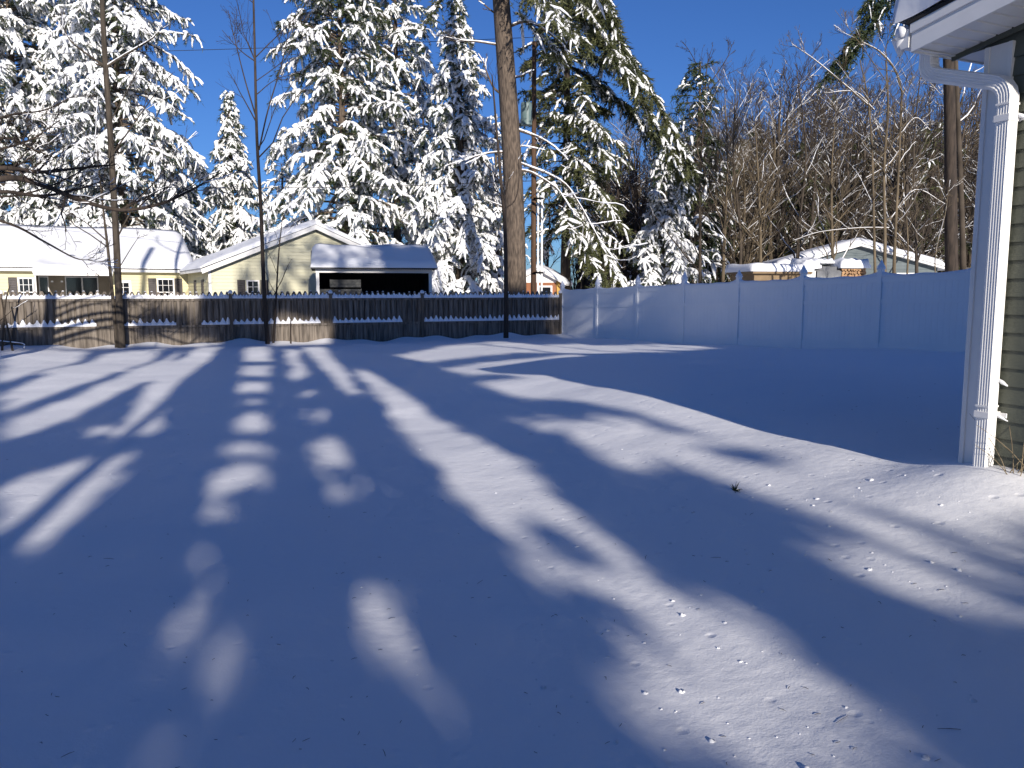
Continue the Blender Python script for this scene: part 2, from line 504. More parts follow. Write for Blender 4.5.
for zz in (ZE - .50, .95):
    w.box((DA - .051, DB - .068, zz), (DA + .051, DB + .052, zz + .042), hf)
    w.box((DA + .051, -.0 + .014, zz + .004), (DA + .10, .022, zz + .036), hf)
bevel(w.obj('strap', M['alu'], dsp), .003)
w = MB()   # crimped joints
for zz in (ZE - .40, 1.02):
    w.box((DA - .0445, DB - .0495, zz), (DA + .0445, DB + .0495, zz + .012), hf)
w.obj('joint', M['alu'], dsp)
# snow stuck to the pipe's edge and strap
w = MB()
rs = np.random.default_rng(8)
for zz in (ZE - .47, 1.18, .96):
    p = np.array([[DA + .03, .03, zz + .02], [DA + .065, .032, zz], [DA + .09 + .03 * rs.random(), .03, zz - .02]])
    w.tubes(hf(p), np.array([.007, .012, .004]) * (.5 + .7 * rs.random()), 6, caps=True)
w.obj('clinging_snow', M['snow_roof'], dsp, smooth=True)

# dry weed stems at the wall's foot
w = MB(); rs = np.random.default_rng(3)
wp = hf([[.42, .07, 0]])[0]; wz = gh(wp[0], wp[1]) - .03
root = thing('dry_weed', (wp[0], wp[1], wz), 'brown dried weed stems poking from snow below the green siding', 'plant')
for k in range(16):
    an = rs.random() * 6.28; L = .18 + .28 * rs.random(); sp = .25 + .5 * rs.random()
    d = np.array([math.cos(an) * sp, math.sin(an) * sp * .6, 1]); s = np.linspace(0, 1, 5)[:, None]
    p = np.array([wp[0], wp[1], wz]) + (rs.random(3) - .5) * (.16, .1, 0) + d * L * s + s ** 2 * L * np.array([math.cos(an), math.sin(an), -.25]) * .35
    w.tubes(p, np.linspace(.0035, .0012, 5), 4)
w.obj('stems', M['dry'], root)

# ------------------------------------------------------------------ weathered wooden fence
fence = thing('wooden_fence', (-16.6, 26.0, -.1), 'weathered grey brown picket fence with snow along its two rails', 'fence')
FA = np.array([-16.6, 26.0, 0.0]); FD = np.array([18.6, 7.4, 0]) / 20.018; FN = np.array([FD[1], -FD[0], 0])
ff = frame(FA, FD, FN)      # a along, b towards the camera, c up
rs = np.random.default_rng(4)
def zb_f(a):
    p = ff([[a, 0, 0]])[0]; return -.12
posts = [(.354 + .1752 * i) * 20.018 for i in range(-5, 4)] + [20.0]
spans = list(zip(posts[:-1], posts[1:]))
TOPZ = 1.74
for (p0, p1) in spans:
    w = MB(); sw = MB()
    a = p0 + .06
    pk = .205
    tops = []
    while a < p1 - .08:
        wd = .155 + .02 * (rs.random() - .5)
        aw = min(a + wd, p1 - .05)
        h = TOPZ + .02 * (rs.random() - .5) + .012 * math.sin(a * .8)
        b0 = .018 + .006 * (rs.random() - .5); tl = .012 * (rs.random() - .5)
        m = (a + aw) / 2
        out = [[a, b0, -.35], [aw, b0, -.35], [aw + tl, b0, h - .10], [m + .03 + tl, b0, h], [m - .03 + tl, b0, h], [a + tl, b0, h - .10]]
        w.prism(out, (0, -.018, 0), ff)
        # second row of boards behind, set lower, closing the gaps
        h2 = h - .20
        w.box((aw - .05, -.055, -.35), (a + pk + .05, -.037, h2), ff)
        # lower skirt board in front
        tops.append((m, h))
        a += pk
    for zz in (1.42, .50):
        w.box((p0 + .045, .022, zz), (p1 - .045, .06, zz + .085), ff)
    # kick boards below the mid rail, in front, pointed like the pickets
    a = p0 + .07
    while a < p1 - .1:
        aw = min(a + .175, p1 - .05); hh = .50
        w.box((a, .026, -.35), (aw, .042, hh - .004 - .02 * rs.random()), ff)
        a += .185 + .01 * rs.random()
    pan = w.obj('fence_panel', M['wood_fence'], fence)
    # snow heaped on the rails, thrown up against each picket
    for ri, (zz, hmax) in enumerate(((1.505, .19), (.585, .24))):
        bare = rs.random() < .18
        pts = []
        a = p0 + .05
        run = 0
        while a < p1 - .06:
            e = min(a + pk, p1 - .05)
            if ri == 1:
                run = run - 1
                if run < -3 and rs.random() < .12: run = rs.integers(2, 7)
                if run > 0: a += pk; continue
            sc_ = (.55 + .55 * rs.random()) * hmax
            if ri == 0: sc_ = hmax * (.7 + .42 * rs.random())
            jj = .03 * (rs.random() - .5); m0 = (a + e) / 2 - .01
            base = (.09 + .07 * rs.random()) * (1.0 if ri == 0 else .6)
            out = [[a, .020, zz], [e, .020, zz], [e, .020, zz + base], [m0 + .055 + jj, .020, zz + sc_ * .62], [m0 + .012 + jj, .020, zz + sc_], [m0 - .018 + jj, .020, zz + sc_ * .95], [m0 - .055 + jj, .020, zz + sc_ * .55], [a, .020, zz + base]]
            V = np.array(out); n = len(V)
            F2 = V.copy(); F2[:, 1] = .05; F2[2:, 2] = zz + (F2[2:, 2] - zz) * .55; F2[2:, 0] = m0 + (F2[2:, 0] - m0) * .95
            F3 = V.copy(); F3[:, 1] = .068; F3[2:, 2] = zz + np.minimum((F3[2:, 2] - zz) * .25, .03)
            A = np.concatenate([V, F2, F3])
            q = []
            for L in (0, 1):
                for i in range(n): q.append([L * n + i, L * n + (i + 1) % n, (L + 1) * n + (i + 1) % n, (L + 1) * n + i])
            t = [[2 * n, 2 * n + i, 2 * n + i + 1] for i in range(1, n - 1)]
            sw.add(ff(A), q, t)
            a += pk
    # little caps on picket tips
    for (m, h) in tops:
        if rs.random() < .5:
            p = np.array([[m - .035, .008, h + .004], [m, .008, h + .014], [m + .035, .008, h + .004]])
            sw.tubes(ff(p), np.array([.008, .018, .008]), 6)
    sw.obj('rail_snow', M['snow_roof'], pan, smooth=False)
for p in posts:
    w = MB()
    w.box((p - .055, .0, -.4), (p + .055, .11, TOPZ - .06), ff)
    po = bevel(w.obj('fence_post', M['wood_post'], fence), .008)
    w = MB()
    q = ff([[p, .05, 0]])[0]
    zz = np.array([0, .03, .075, .115, .125]) + TOPZ - .062; rr = np.array([.075, .085, .075, .045, .005])
    w.tubes(np.stack([np.full(5, q[0]), np.full(5, q[1]), zz], -1), rr, 10, up=(0, 1, 0))
    w.obj('post_snow', M['snow_roof'], po, smooth=True)

# ------------------------------------------------------------------ white vinyl fence
vf0 = np.array([2.09, 33.4, 0]); vst = np.array([1.236, -2.10, 0])
VD = vst / np.linalg.norm(vst); VN = np.array([VD[1], -VD[0], 0]); VL = np.linalg.norm(vst)
vfr = frame(vf0, VD, VN)      # b towards the camera (left front)
vfence = thing('vinyl_fence', (2.09, 33.4, -.1), 'white vinyl privacy fence with pointed snow capped posts', 'fence')
vb = lambda i: -.09 + .062 * i
for i in range(9):
    a = VL * i
    w = MB()
    w.box((a - .065, -.065, vb(i) - .5), (a + .065, .065, vb(i) + 2.03), vfr)
    po = bevel(w.obj('vinyl_post', M['vinyl'], vfence), .006)
    w = MB()
    w.box((a - .08, -.08, vb(i) + 2.031), (a + .08, .08, vb(i) + 2.065), vfr)
    tp = [[a, 0, vb(i) + 2.17]]
    q = [[a - .07, -.07, vb(i) + 2.066], [a + .07, -.07, vb(i) + 2.066], [a + .07, .07, vb(i) + 2.066], [a - .07, .07, vb(i) + 2.066]]
    w.add(vfr(q + tp), None, [[0, 1, 4], [1, 2, 4], [2, 3, 4], [3, 0, 4]])
    w.obj('post_cap', M['vinyl'], po)
    w = MB()
    c = vfr([[a, 0, 0]])[0]
    hgt = rs.uniform(.16, .26)
    zz = vb(i) + 2.065 + np.array([-.02, .05, .45 * hgt, .8 * hgt, hgt + .02]); rr = np.array([.10, .095, .066, .034, .006])
    w.tubes(np.stack([np.full(5, c[0]), np.full(5, c[1]), zz], -1), rr, 12, up=(0, 1, 0), jit=.06, rng=rs)
    w.obj('cap_snow', M['snow_roof'], po, smooth=True)
    if i == 8: break
    z0, z1 = vb(i), vb(i + 1)
    w = MB()
    def slab(b0, b1, lo, hi):
        A0, A1 = a + .066, a + VL - .066
        v = [[A0, b0, z0 + lo], [A1, b0, z1 + lo], [A1, b1, z1 + lo], [A0, b1, z0 + lo], [A0, b0, z0 + hi], [A1, b0, z1 + hi], [A1, b1, z1 + hi], [A0, b1, z0 + hi]]
        w.add(vfr(v), [[0, 3, 2, 1], [4, 5, 6, 7], [0, 1, 5, 4], [1, 2, 6, 5], [2, 3, 7, 6], [3, 0, 4, 7]])
    slab(-.045, .045, 1.70, 1.84); slab(-.045, .045, 1.16, 1.26); slab(-.045, .045, -.4, .14)
    # tongue and groove boards between the rails
    nbd = 15
    bw = (VL - .132) / nbd
    for k in range(nbd):
        A0 = a + .066 + k * bw; A1 = A0 + bw - .0025
        za = z0 + (z1 - z0) * k / nbd
        w.box((A0, -.02, za - .1), (A1, .02, za + 1.72), vfr)
    slab(-.012, .012, .1, 1.72)
    pan = w.obj('vinyl_panel', M['vinyl'], vfence)
    # snow strip lying on the top rail, sweeping up to the posts
    w = MB()
    s = np.linspace(0, 1, 15)
    aa = a + .05 + s * (VL - .10)
    hh = .05 + .10 * (np.exp(-s / .07) + np.exp(-(1 - s) / .07)) + .012 * np.sin(s * 17 + i)
    cc = np.stack([aa, np.zeros(15), z0 + (z1 - z0) * s + 1.84 + hh * .42], -1)
    F = vfr(cc)
    prof_ = []
    for j in range(15):
        for an in np.linspace(-.3, math.pi + .3, 8):
            prof_.append([aa[j], .06 * math.cos(an), z0 + (z1 - z0) * s[j] + 1.842 + max(0, hh[j] * math.sin(an) * 1.0)])
    I = np.arange(15 * 8).reshape(15, 8)
    w.add(vfr(prof_), np.stack([I[:-1, :-1], I[:-1, 1:], I[1:, 1:], I[1:, :-1]], -1))
    w.obj('rail_snow', M['snow_roof'], pan, smooth=True)

# ------------------------------------------------------------------ yellow ranch house
RA = np.array([.866, .5, 0]); RB = np.array([.5, -.866, 0])          # along the front, towards the yard
RP = np.array([-24.3, 38.0, 0]); rf = frame(RP, RA, RB)
ranch = thing('ranch_house', (-20, 40.5, -.1), 'long pale yellow ranch house under thick snow behind the wooden fence', 'house')
def tw(px, o=RP):
    u = (px - 512) / 800.0 / (math.cos(PITCH) + (384 - 280) / 800 * math.sin(PITCH)); return (u * o[1] - o[0]) / (RA[0] - u * RA[1])
def siding(mb, a0, a1, z0, z1, b0, b1, fr, lap=.16):
    z = z0
    while z < z1 - .01:
        t = min(z + lap, z1)
        mb.prism([[a0, b0, z], [a0, b1 + .028, z], [a0, b1, t], [a0, b0, t]], (a1 - a0, 0, 0), fr)
        z = t
TE = tw(189)
tP0, tP1 = tw(34), tw(111)
w = MB()
siding(w, -10, tP0, -.4, 2.72, -.2, 0, rf)
siding(w, tP1, TE, -.4, 2.72, -.2, 0, rf)
w.box((-10, -8.6, -.4), (TE, -8.4, 2.72), rf); w.box((-10, -8.4, -.4), (-9.8, -.2, 2.72), rf)
w.obj('wall', M['yellow'], ranch)
w = MB()
siding(w, tP0 - .1, tP1 + .1, -.4, 2.72, -2.0, -1.8, rf)
w.box((tP0 - .1, -1.8, -.4), (tP0 - .002, -.202, 2.72), rf); w.box((tP1 + .002, -1.8, -.4), (tP1 + .1, -.202, 2.72), rf)
w.obj('porch_wall', M['porch_wall'], ranch)
EZ = 2.74
w = MB()   # soffit + fascia
w.box((-10.2, -.3, EZ - .02), (TE + .05, .42, EZ + .015), rf)
w.box((-10.2, .42, EZ - .03), (TE + .05, .45, EZ + .14), rf)
w.obj('eave_trim', M['white_trim'], ranch)
w = MB()
rd, rz = -4.2, 4.92
w.prism([[-10.3, .45, EZ + .10], [-10.3, .45, EZ + .14], [-10.3, rd, rz], [-10.3, -8.9, EZ + .14], [-10.3, -8.9, EZ + .10], [-10.3, rd, rz - .06]], (TE + .35 + 10.3, 0, 0), rf)
roof = w.obj('roof', M['shingle'], ranch)
def snow_sheet(mb, P, na=30, nb=14, depth=.28, fr=None, seed=0, sag=.03, lip=.07):
    """snow on a sloping rectangle P = 4 corners (eave0, eave1, ridge1, ridge0) with rounded edges"""
    rs = np.random.default_rng(seed)
    P = np.array(P, float)
    ss = np.linspace(0, 1, na); tt = np.linspace(0, 1, nb)
    V = []
    ph = rs.random(6) * 6
    for t in tt:
        for s in ss:
            p = (P[0] * (1 - s) + P[1] * s) * (1 - t) + (P[3] * (1 - s) + P[2] * s) * t
            d = depth + sag * math.sin(s * 9 + ph[0] + 3 * t) + sag * .6 * math.sin(s * 23 + ph[1] - 5 * t) + sag * .5 * math.sin(t * 11 + ph[2] + s * 4)
            e = min(min(s, 1 - s) * na * .5, t * nb * .6, 1)
            d *= .35 + .65 * math.sqrt(max(0, 1 - (1 - e) ** 2)) if e < 1 else 1
            V.append([p[0], p[1], p[2] + d])
    # skirt
    n = len(V); I = np.arange(n).reshape(nb, na)
    q = list(np.stack([I[:-1, :-1], I[:-1, 1:], I[1:, 1:], I[1:, :-1]], -1).reshape(-1, 4))
    ring = list(I[0, :]) + list(I[1:, -1]) + list(I[-1, -2::-1]) + list(I[-2:0:-1, 0])
    cen = P.mean(0)
    W = []
    for r in ring:
        i, j = divmod(int(r), na); s = ss[j]; t = tt[i]
        p = (P[0] * (1 - s) + P[1] * s) * (1 - t) + (P[3] * (1 - s) + P[2] * s) * t
        W.append([p[0], p[1], p[2] + .006])
    m = len(ring)
    for k in range(m):
        q.append([ring[k], n + k, n + (k + 1) % m, ring[(k + 1) % m]])
    V = np.array(V + W)
    mb.add(fr(V) if fr else V, q)
w = MB()
snow_sheet(w, [[-10.3, .52, EZ + .15], [TE + .3, .52, EZ + .15], [TE + .3, rd, rz], [-10.3, rd, rz]], 60, 16, .27, rf, 1)
snow_sheet(w, [[TE + .3, -8.9, EZ + .15], [-10.3, -8.9, EZ + .15], [-10.3, rd, rz], [TE + .3, rd, rz]], 30, 8, .27, rf, 2)
w.obj('roof_snow', M['snow_roof'], roof, smooth=True)
# porch awning roof
w = MB()
w.prism([[tP0, .46, EZ - .02], [tP0, 1.35, EZ - .24], [tP0, 1.35, EZ - .16], [tP0, .46, EZ + .06]], (tP1 - tP0, 0, 0), rf)
aw = w.obj('porch_roof', M['white_trim'], ranch)
w = MB()
snow_sheet(w, [[tP0 - .02, 1.40, EZ - .15], [tP1 + .02, 1.40, EZ - .15], [tP1 + .02, -.4, EZ + .48], [tP0 - .02, -.4, EZ + .48]], 24, 10, .30, rf, 3)
w.obj('porch_snow', M['snow_roof'], aw, smooth=True)
for px in (35.5, 109.5):
    w = MB(); t = tw(px)
    w.box((t - .035, 1.2, -.3), (t + .035, 1.27, EZ - .2), rf)
    w.obj('porch_post', M['white_trim'], ranch)
def window(fr, a0, a1, z0, z1, b, root, cols=2, rows=3, wf=.07):
    w = MB()
    w.box((a0, b, z0), (a0 + wf, b + .05, z1), fr); w.box((a1 - wf, b, z0), (a1, b + .05, z1), fr)
    w.box((a0 + wf + .001, b, z1 - wf), (a1 - wf - .001, b + .05, z1), fr); w.box((a0 + wf + .001, b, z0), (a1 - wf - .001, b + .05, z0 + wf), fr)
    mz = (z0 + z1) / 2
    w.box((a0 + wf + .001, b + .005, mz - .025), (a1 - wf - .001, b + .047, mz + .025), fr)
    for k in range(1, cols):
        a = a0 + (a1 - a0) * k / cols
        w.box((a - .012, b + .006, z0 + wf), (a + .012, b + .036, mz - .026), fr); w.box((a - .012, b + .006, mz + .026), (a + .012, b + .036, z1 - wf), fr)
    for k in range(1, 2 * rows):
        if k == rows: continue
        z = z0 + (z1 - z0) * k / (2 * rows)
        w.box((a0 + wf, b + .008, z - .010), (a1 - wf, b + .034, z + .010), fr)
    f = w.obj('window', M['white_trim'], root)
    w = MB(); w.box((a0 + .03, b + .016, z0 + .03), (a1 - .03, b + .022, z1 - .03), fr)
    w.obj('pane', M['glass'], f)
    return f
def shutter(fr, a0, a1, z0, z1, b, root):
    w = MB()
    w.box((a0, b, z0), (a1, b + .03, z1), fr)
    n = 12
    for k in range(n):
        z = z0 + .06 + (z1 - z0 - .12) * k / n
        w.prism([[a0 + .05, b + .03, z], [a0 + .05, b + .05, z + .01], [a0 + .05, b + .03, z + (z1 - z0 - .12) / n - .01]], (a1 - a0 - .1, 0, 0), fr)
    w.obj('shutter', M['shutter'], root)
WT = 2.42
for (s0, w0, w1, s1) in ((8, 17.5, 34.2, None), (148, 156.5, 174, 182)):
    window(rf, tw(w0), min(tw(w1), tP0 - .01) if w1 < 40 else tw(w1), 1.0, WT, .016, ranch, 3, 2)
    shutter(rf, tw(s0), tw(w0) - .02, 1.0, WT, .016, ranch)
    if s1: shutter(rf, tw(w1) + .02, tw(s1), 1.0, WT, .016, ranch)
window(rf, tw(114.5), tw(131), .9, 2.3, .016, ranch, 2, 2, .12)
for (x0, x1, nm) in ((39.5, 47.5, 'porch_door'), (66, 81.5, 'sliding_door'), (82.3, 97, 'sliding_door')):
    # porch back wall lies 1.8 m behind the front
    o2 = RP - RB * 1.8
    t0, t1 = tw(x0, o2), tw(x1, o2)
    w = MB()
    w.box((t0 - .05, -1.79, -.1), (t0, -1.73, 2.45), rf); w.box((t1, -1.79, -.1), (t1 + .05, -1.73, 2.45), rf); w.box((t0 - .05, -1.79, 2.451), (t1 + .05, -1.73, 2.51), rf)
    d = w.obj(nm, M['white_trim'], ranch)
    w = MB(); w.box((t0 + .001, -1.78, -.1), (t1 - .001, -1.75, 2.449), rf); w.obj('pane', M['glass'], d)
w = MB()
for px in (52, 62):
    t = tw(px)
    w.tubes(rf([[t, -.6, 2.2], [t, -.6, 2.28]]), np.array([.06, .05]), 8, up=(0, 1, 0), caps=True)
w.obj('porch_lamp', M['white_trim'], ranch)
# gable wing (garage) standing forward
GO = np.array([-13.7, 36.5, 0]); gf = frame(GO, RA, RB)
GW = 9.7; GE = 2.78; GPK = 4.78
w = MB()
z = -.4; lap = .16
while z < GPK - .05:
    t = z + lap
    e = 0 if z < GE else (z + .02 - GE) / (GPK - GE) * GW / 2
    if GW - 2 * e > .1:
        w.prism([[e, -.2, z], [e, .028, z], [e, 0, t], [e, -.2, t]], (GW - 2 * e, 0, 0), gf)
    z = t
w.obj('gable_wall', M['yellow_pale'], ranch)
w = MB()
siding(w, 0, 6.2, -.4, GE, -.2, 0, frame(GO, -RB, -RA))
w.box((GW - .2, -9, -.4), (GW, -.2, GE), gf); w.box((0.2, -9.2, -.4), (GW - .2, -9, GE), gf)
w.obj('return_wall', M['yellow'], ranch)
ov = .35
def gz_(a): return GE + (GPK - GE) * (1 - abs(a - GW / 2) / (GW / 2)) + .02
w = MB()
for s in (0, 1):
    e0 = -ov if s == 0 else GW + ov; m0 = GW / 2
    w.prism([[e0, ov, gz_(e0)], [m0, ov, gz_(m0)], [m0, ov, gz_(m0) + .10], [e0, ov, gz_(e0) + .10]], (0, -9.7, 0), gf)
groof = w.obj('gable_roof', M['shingle'], ranch)
w = MB()
for s in (0, 1):
    e0 = -ov if s == 0 else GW + ov; m0 = GW / 2
    w.prism([[e0, ov + .002, gz_(e0) - .12], [m0, ov + .002, gz_(m0) - .12], [m0, ov + .002, gz_(m0) + .10], [e0, ov + .002, gz_(e0) + .10]], (0, .03, 0), gf)
w.box((-ov - .03, -9, GE - .16), (-ov, ov, GE - .02), gf)
w.obj('rake_trim', M['white_trim'], ranch)
w = MB()
snow_sheet(w, [[-ov - .08, ov + .05, gz_(-ov) + .11], [-ov - .08, -9.3, gz_(-ov) + .11], [GW / 2, -9.3, gz_(GW / 2) + .11], [GW / 2, ov + .05, gz_(GW / 2) + .11]], 40, 14, .22, gf, 5)
snow_sheet(w, [[GW + ov + .08, -9.3, gz_(GW + ov) + .11], [GW + ov + .08, ov + .05, gz_(GW + ov) + .11], [GW / 2, ov + .05, gz_(GW / 2) + .11], [GW / 2, -9.3, gz_(GW / 2) + .11]], 40, 14, .22, gf, 6)
w.obj('gable_snow', M['snow_roof'], groof, smooth=True)
tg = lambda px: tw(px, GO)
shutter(gf, tg(237), tg(245), 1.0, 2.28, .016, ranch)
window(gf, tg(246), tg(259), 1.0, 2.28, .016, ranch, 2, 2)
shutter(gf, tg(260), tg(268), 1.0, 2.28, .016, ranch)
sfr = frame(GO, -RB, -RA)
for (x0, x1) in ((1.4, 2.0), (3.6, 4.2)):
    shutter(sfr, x0, x1, 1.0, 2.3, .016, ranch)
w = MB()
cb = gf([[0, 0, 0]])[0]
w.box((-.03, -.08, -.3), (.08, .03, GE - .01), gf)
w.obj('corner_trim', M['white_trim'], ranch)

# ------------------------------------------------------------------ open-fronted shed (carport)
ca = R(13)
CA = np.array([math.cos(ca), math.sin(ca), 0]); CB = np.array([math.sin(ca), -math.cos(ca), 0])
CO = at(316, 280, 33.6); CO[2] = 0; cf = frame(CO, CA, CB)
def tc_(px):
    u = (px - 512) / 800.0 / (math.cos(PITCH) + .13 * math.sin(PITCH)); return (u * CO[1] - CO[0]) / (CA[0] - u * CA[1])
CWd = tc_(432); CE = 2.63; CR = 3.42; CDp = 3.2
shed = thing('open_shed', (CO[0], CO[1], -.1), 'dark open fronted shed with white posts and snow covered roof', 'shed')
w = MB(); w.box((.0, -.12, -.3), (.13, .0, CE - .101), cf); w.obj('post', M['white_trim'], shed)
w = MB(); w.box((CWd - .13, -.12, -.3), (CWd, .0, CE - .101), cf); w.obj('post', M['white_trim'], shed)
w = MB(); w.box((-.02, -.13, CE - .10), (CWd + .02, .02, CE + .06), cf); w.obj('beam', M['white_trim'], shed)
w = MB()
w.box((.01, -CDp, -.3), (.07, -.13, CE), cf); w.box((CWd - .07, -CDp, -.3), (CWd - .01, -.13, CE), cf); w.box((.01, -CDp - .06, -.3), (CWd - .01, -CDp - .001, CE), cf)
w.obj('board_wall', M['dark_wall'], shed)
w = MB()
for a in (-.02, CWd - .04):
    w.prism([[a, .02, CE + .061], [a, -CDp / 2, CR], [a, -CDp - .06, CE + .061]], (.06, 0, 0), cf)
w.obj('gable_board', M['white_trim'], shed)
w = MB()
w.prism([[-.2, .28, CE + .05], [-.2, .28, CE + .09], [-.2, -CDp / 2, CR + .09], [-.2, -CDp - .3, CE + .09], [-.2, -CDp - .3, CE + .05], [-.2, -CDp / 2, CR + .04]], (CWd + .4, 0, 0), cf)
srf = w.obj('roof', M['metal_roof'], shed)
w = MB()
for k in range(60):    # corrugations at the eave
    a = -.18 + (CWd + .36) * k / 59
    w.box((a - .02, .281, CE + .045), (a + .02, .30, CE + .095), cf)
w.obj('eave_corrugation', M['metal_roof'], srf)
w = MB()
snow_sheet(w, [[-.2, .32, CE + .1], [CWd + .2, .32, CE + .1], [CWd + .15, -CDp / 2, CR + .1], [-.15, -CDp / 2, CR + .1]], 36, 14, .26, cf, 7, .035)
snow_sheet(w, [[CWd + .2, -CDp - .32, CE + .1], [-.2, -CDp - .32, CE + .1], [-.15, -CDp / 2, CR + .1], [CWd + .15, -CDp / 2, CR + .1]], 20, 8, .26, cf, 8, .035)
w.obj('roof_snow', M['snow_roof'], srf, smooth=True)
# goods stacked inside
labels_ = ['grey slatted crate stack at the left end inside the dark open shed', 'taller grey crate stack beside the left one inside the dark open shed', 'short grey crate stack nearest the middle inside the dark open shed']
for n_, (px, nlev, wd) in enumerate(((327, 5, .8), (346, 6, 1.3), (362, 4, .7))):
    t = tc_(px)
    w = MB(); p = cf([[t, -1.1, 0]])[0]
    root = thing('crate_stack', (p[0], p[1], -.1), labels_[n_], 'crates', 'stacked goods in the open shed')
    for k in range(nlev):
        w = MB(); z0 = -.1 + k * .40
        jx = .04 * math.sin(k * 3 + n_)
        for s in range(3):
            w.box((t - wd / 2 + jx, -1.5, z0 + .03 + s * .115), (t + wd / 2 + jx, -1.48, z0 + .12 + s * .115), cf)
            w.box((t - wd / 2 + jx, -.72, z0 + .03 + s * .115), (t + wd / 2 + jx, -.70, z0 + .12 + s * .115), cf)
        w.box((t - wd / 2 + jx, -1.479, z0 + .02), (t - wd / 2 + jx + .02, -.721, z0 + .37), cf); w.box((t + wd / 2 + jx - .02, -1.479, z0 + .02), (t + wd / 2 + jx, -.721, z0 + .37), cf)
        w.box((t - wd / 2 + jx + .03, -1.47, z0 + .03), (t + wd / 2 + jx - .03, -.73, z0 + .30), cf)
        w.obj('crate', M['crate'], root)

# ------------------------------------------------------------------ little orange-brown shed behind the big pine
OO = at(538, 285, 41.5); OO[2] = 0
of_ = frame(OO, np.array([.985, -.17, 0]), np.array([-.17, -.985, 0]))
osd = thing('garden_shed', (OO[0], OO[1], -.1), 'small orange brown shed with white window and snowy gable roof', 'shed')
OW = 1.18; OE_ = 2.2; OP = 2.82
w = MB(); w.box((-OW, -3, -.3), (OW, 0, OE_), of_); w.obj('wall', M['orange'], osd)
w = MB(); w.prism([[-OW, -.04, OE_ + .001], [OW, -.04, OE_ + .001], [0, -.04, OP]], (0, .05, 0), of_); w.obj('gable', M['white_trim'], osd)
w = MB()
for s in (-1, 1):
    w.prism([[s * (OW + .28), .3, OE_ - .15], [0, .3, OP + .02], [0, .3, OP + .10], [s * (OW + .28), .3, OE_ - .07]], (0, -3.6, 0), of_)
orf = w.obj('roof', M['white_trim'], osd)
w = MB()
snow_sheet(w, [[-OW - .3, .34, OE_ - .07], [-OW - .3, -3.3, OE_ - .07], [0, -3.3, OP + .1], [0, .34, OP + .1]], 14, 10, .25, of_, 9)
snow_sheet(w, [[OW + .3, -3.3, OE_ - .07], [OW + .3, .34, OE_ - .07], [0, .34, OP + .1], [0, -3.3, OP + .1]], 14, 10, .25, of_, 10)
w.obj('roof_snow', M['snow_roof'], orf, smooth=True)
window(of_, .0, .75, 1.1, 2.05, .005, osd, 1, 1, .09)
w = MB(); w.prism([[.95, .02, 2.3], [1.12, .02, 2.3], [1.30, .02, .0], [1.13, .02, .0]], (0, .05, 0), of_); w.obj('leaning_board', M['gold'], osd)
w = MB(); w.box((-.98, .005, 0), (-.6, .05, 2.1), of_); w.obj('door_panel', M['gold'], osd)

# ------------------------------------------------------------------ grey-green house, tan shed, log pile beyond the vinyl fence
GA = R(-8); gA = np.array([math.cos(GA), math.sin(GA), 0]); gB = np.array([math.sin(GA), -math.cos(GA), 0])
G0 = at(780, 280, 47); G0[2] = 0; gf2 = frame(G0, gA, gB)
gh_ = thing('grey_house', (G0[0], G0[1], 0), 'low grey green gabled house with snowy roof beyond the white fence', 'house')
W2 = 8.6; E2_ = 3.05; P2 = 4.3
w = MB(); w.box((0, -9, -.2), (W2, -.05, E2_), gf2); w.prism([[0, -.3, E2_ + .001], [W2, -.3, E2_ + .001], [W2 / 2, -.3, P2]], (0, .25, 0), gf2)
z = 0
while z < P2 - .1:
    e = 0 if z < E2_ else (z + .03 - E2_) / (P2 - E2_) * W2 / 2
    w.prism([[e, -.049, z], [e, -.02, z], [e, -.045, z + .2], [e, -.049, z + .2]], (W2 - 2 * e, 0, 0), gf2); z += .2
w.obj('wall', M['greenwall'], gh_)
def z2(a): return E2_ + (P2 - E2_) * (1 - abs(a - W2 / 2) / (W2 / 2)) + .02
w = MB(); w2 = MB()
for s in (0, 1):
    e0 = -.45 if s == 0 else W2 + .45; m0 = W2 / 2
    w.prism([[e0, .4, z2(e0)], [m0, .4, z2(m0)], [m0, .4, z2(m0) + .12], [e0, .4, z2(e0) + .12]], (0, -9.8, 0), gf2)
r2 = w.obj('roof', M['white_trim'], gh_)
snow_sheet(w2, [[-.5, .45, z2(-.45) + .13], [-.5, -9.4, z2(-.45) + .13], [W2 / 2, -9.4, z2(W2 / 2) + .13], [W2 / 2, .45, z2(W2 / 2) + .13]], 24, 14, .40, gf2, 11)
snow_sheet(w2, [[W2 + .5, -9.4, z2(-.45) + .13], [W2 + .5, .45, z2(-.45) + .13], [W2 / 2, .45, z2(W2 / 2) + .13], [W2 / 2, -9.4, z2(W2 / 2) + .13]], 24, 14, .40, gf2, 12)
w2.obj('roof_snow', M['snow_roof'], r2, smooth=True)
window(gf2, 6.4, 7.4, 1.6, 2.8, -.01, gh_, 2, 2, .1)
# tan shed
T0 = at(751, 280, 37); T0[2] = 0; tf = frame(T0, np.array([.98, .2, 0]), np.array([.2, -.98, 0]))
ts = thing('tan_shed', (T0[0], T0[1], 0), 'low tan shed with a scalloped slab of snow on its flat roof', 'shed')
w = MB(); w.box((.15, -2.2, -.2), (2.75, 0, 2.56), tf); w.obj('wall', M['tan_wall'], ts)
w = MB(); w.box((-.05, -2.4, 2.561), (2.95, .25, 2.65), tf); rr_ = w.obj('roof', M['tan_wall'], ts)
w = MB(); snow_sheet(w, [[-.1, .3, 2.655], [3.0, .3, 2.655], [3.0, -2.45, 2.655], [-.1, -2.45, 2.655]], 40, 12, .36, tf, 13, .03); w.obj('roof_snow', M['snow_roof'], rr_, smooth=True)
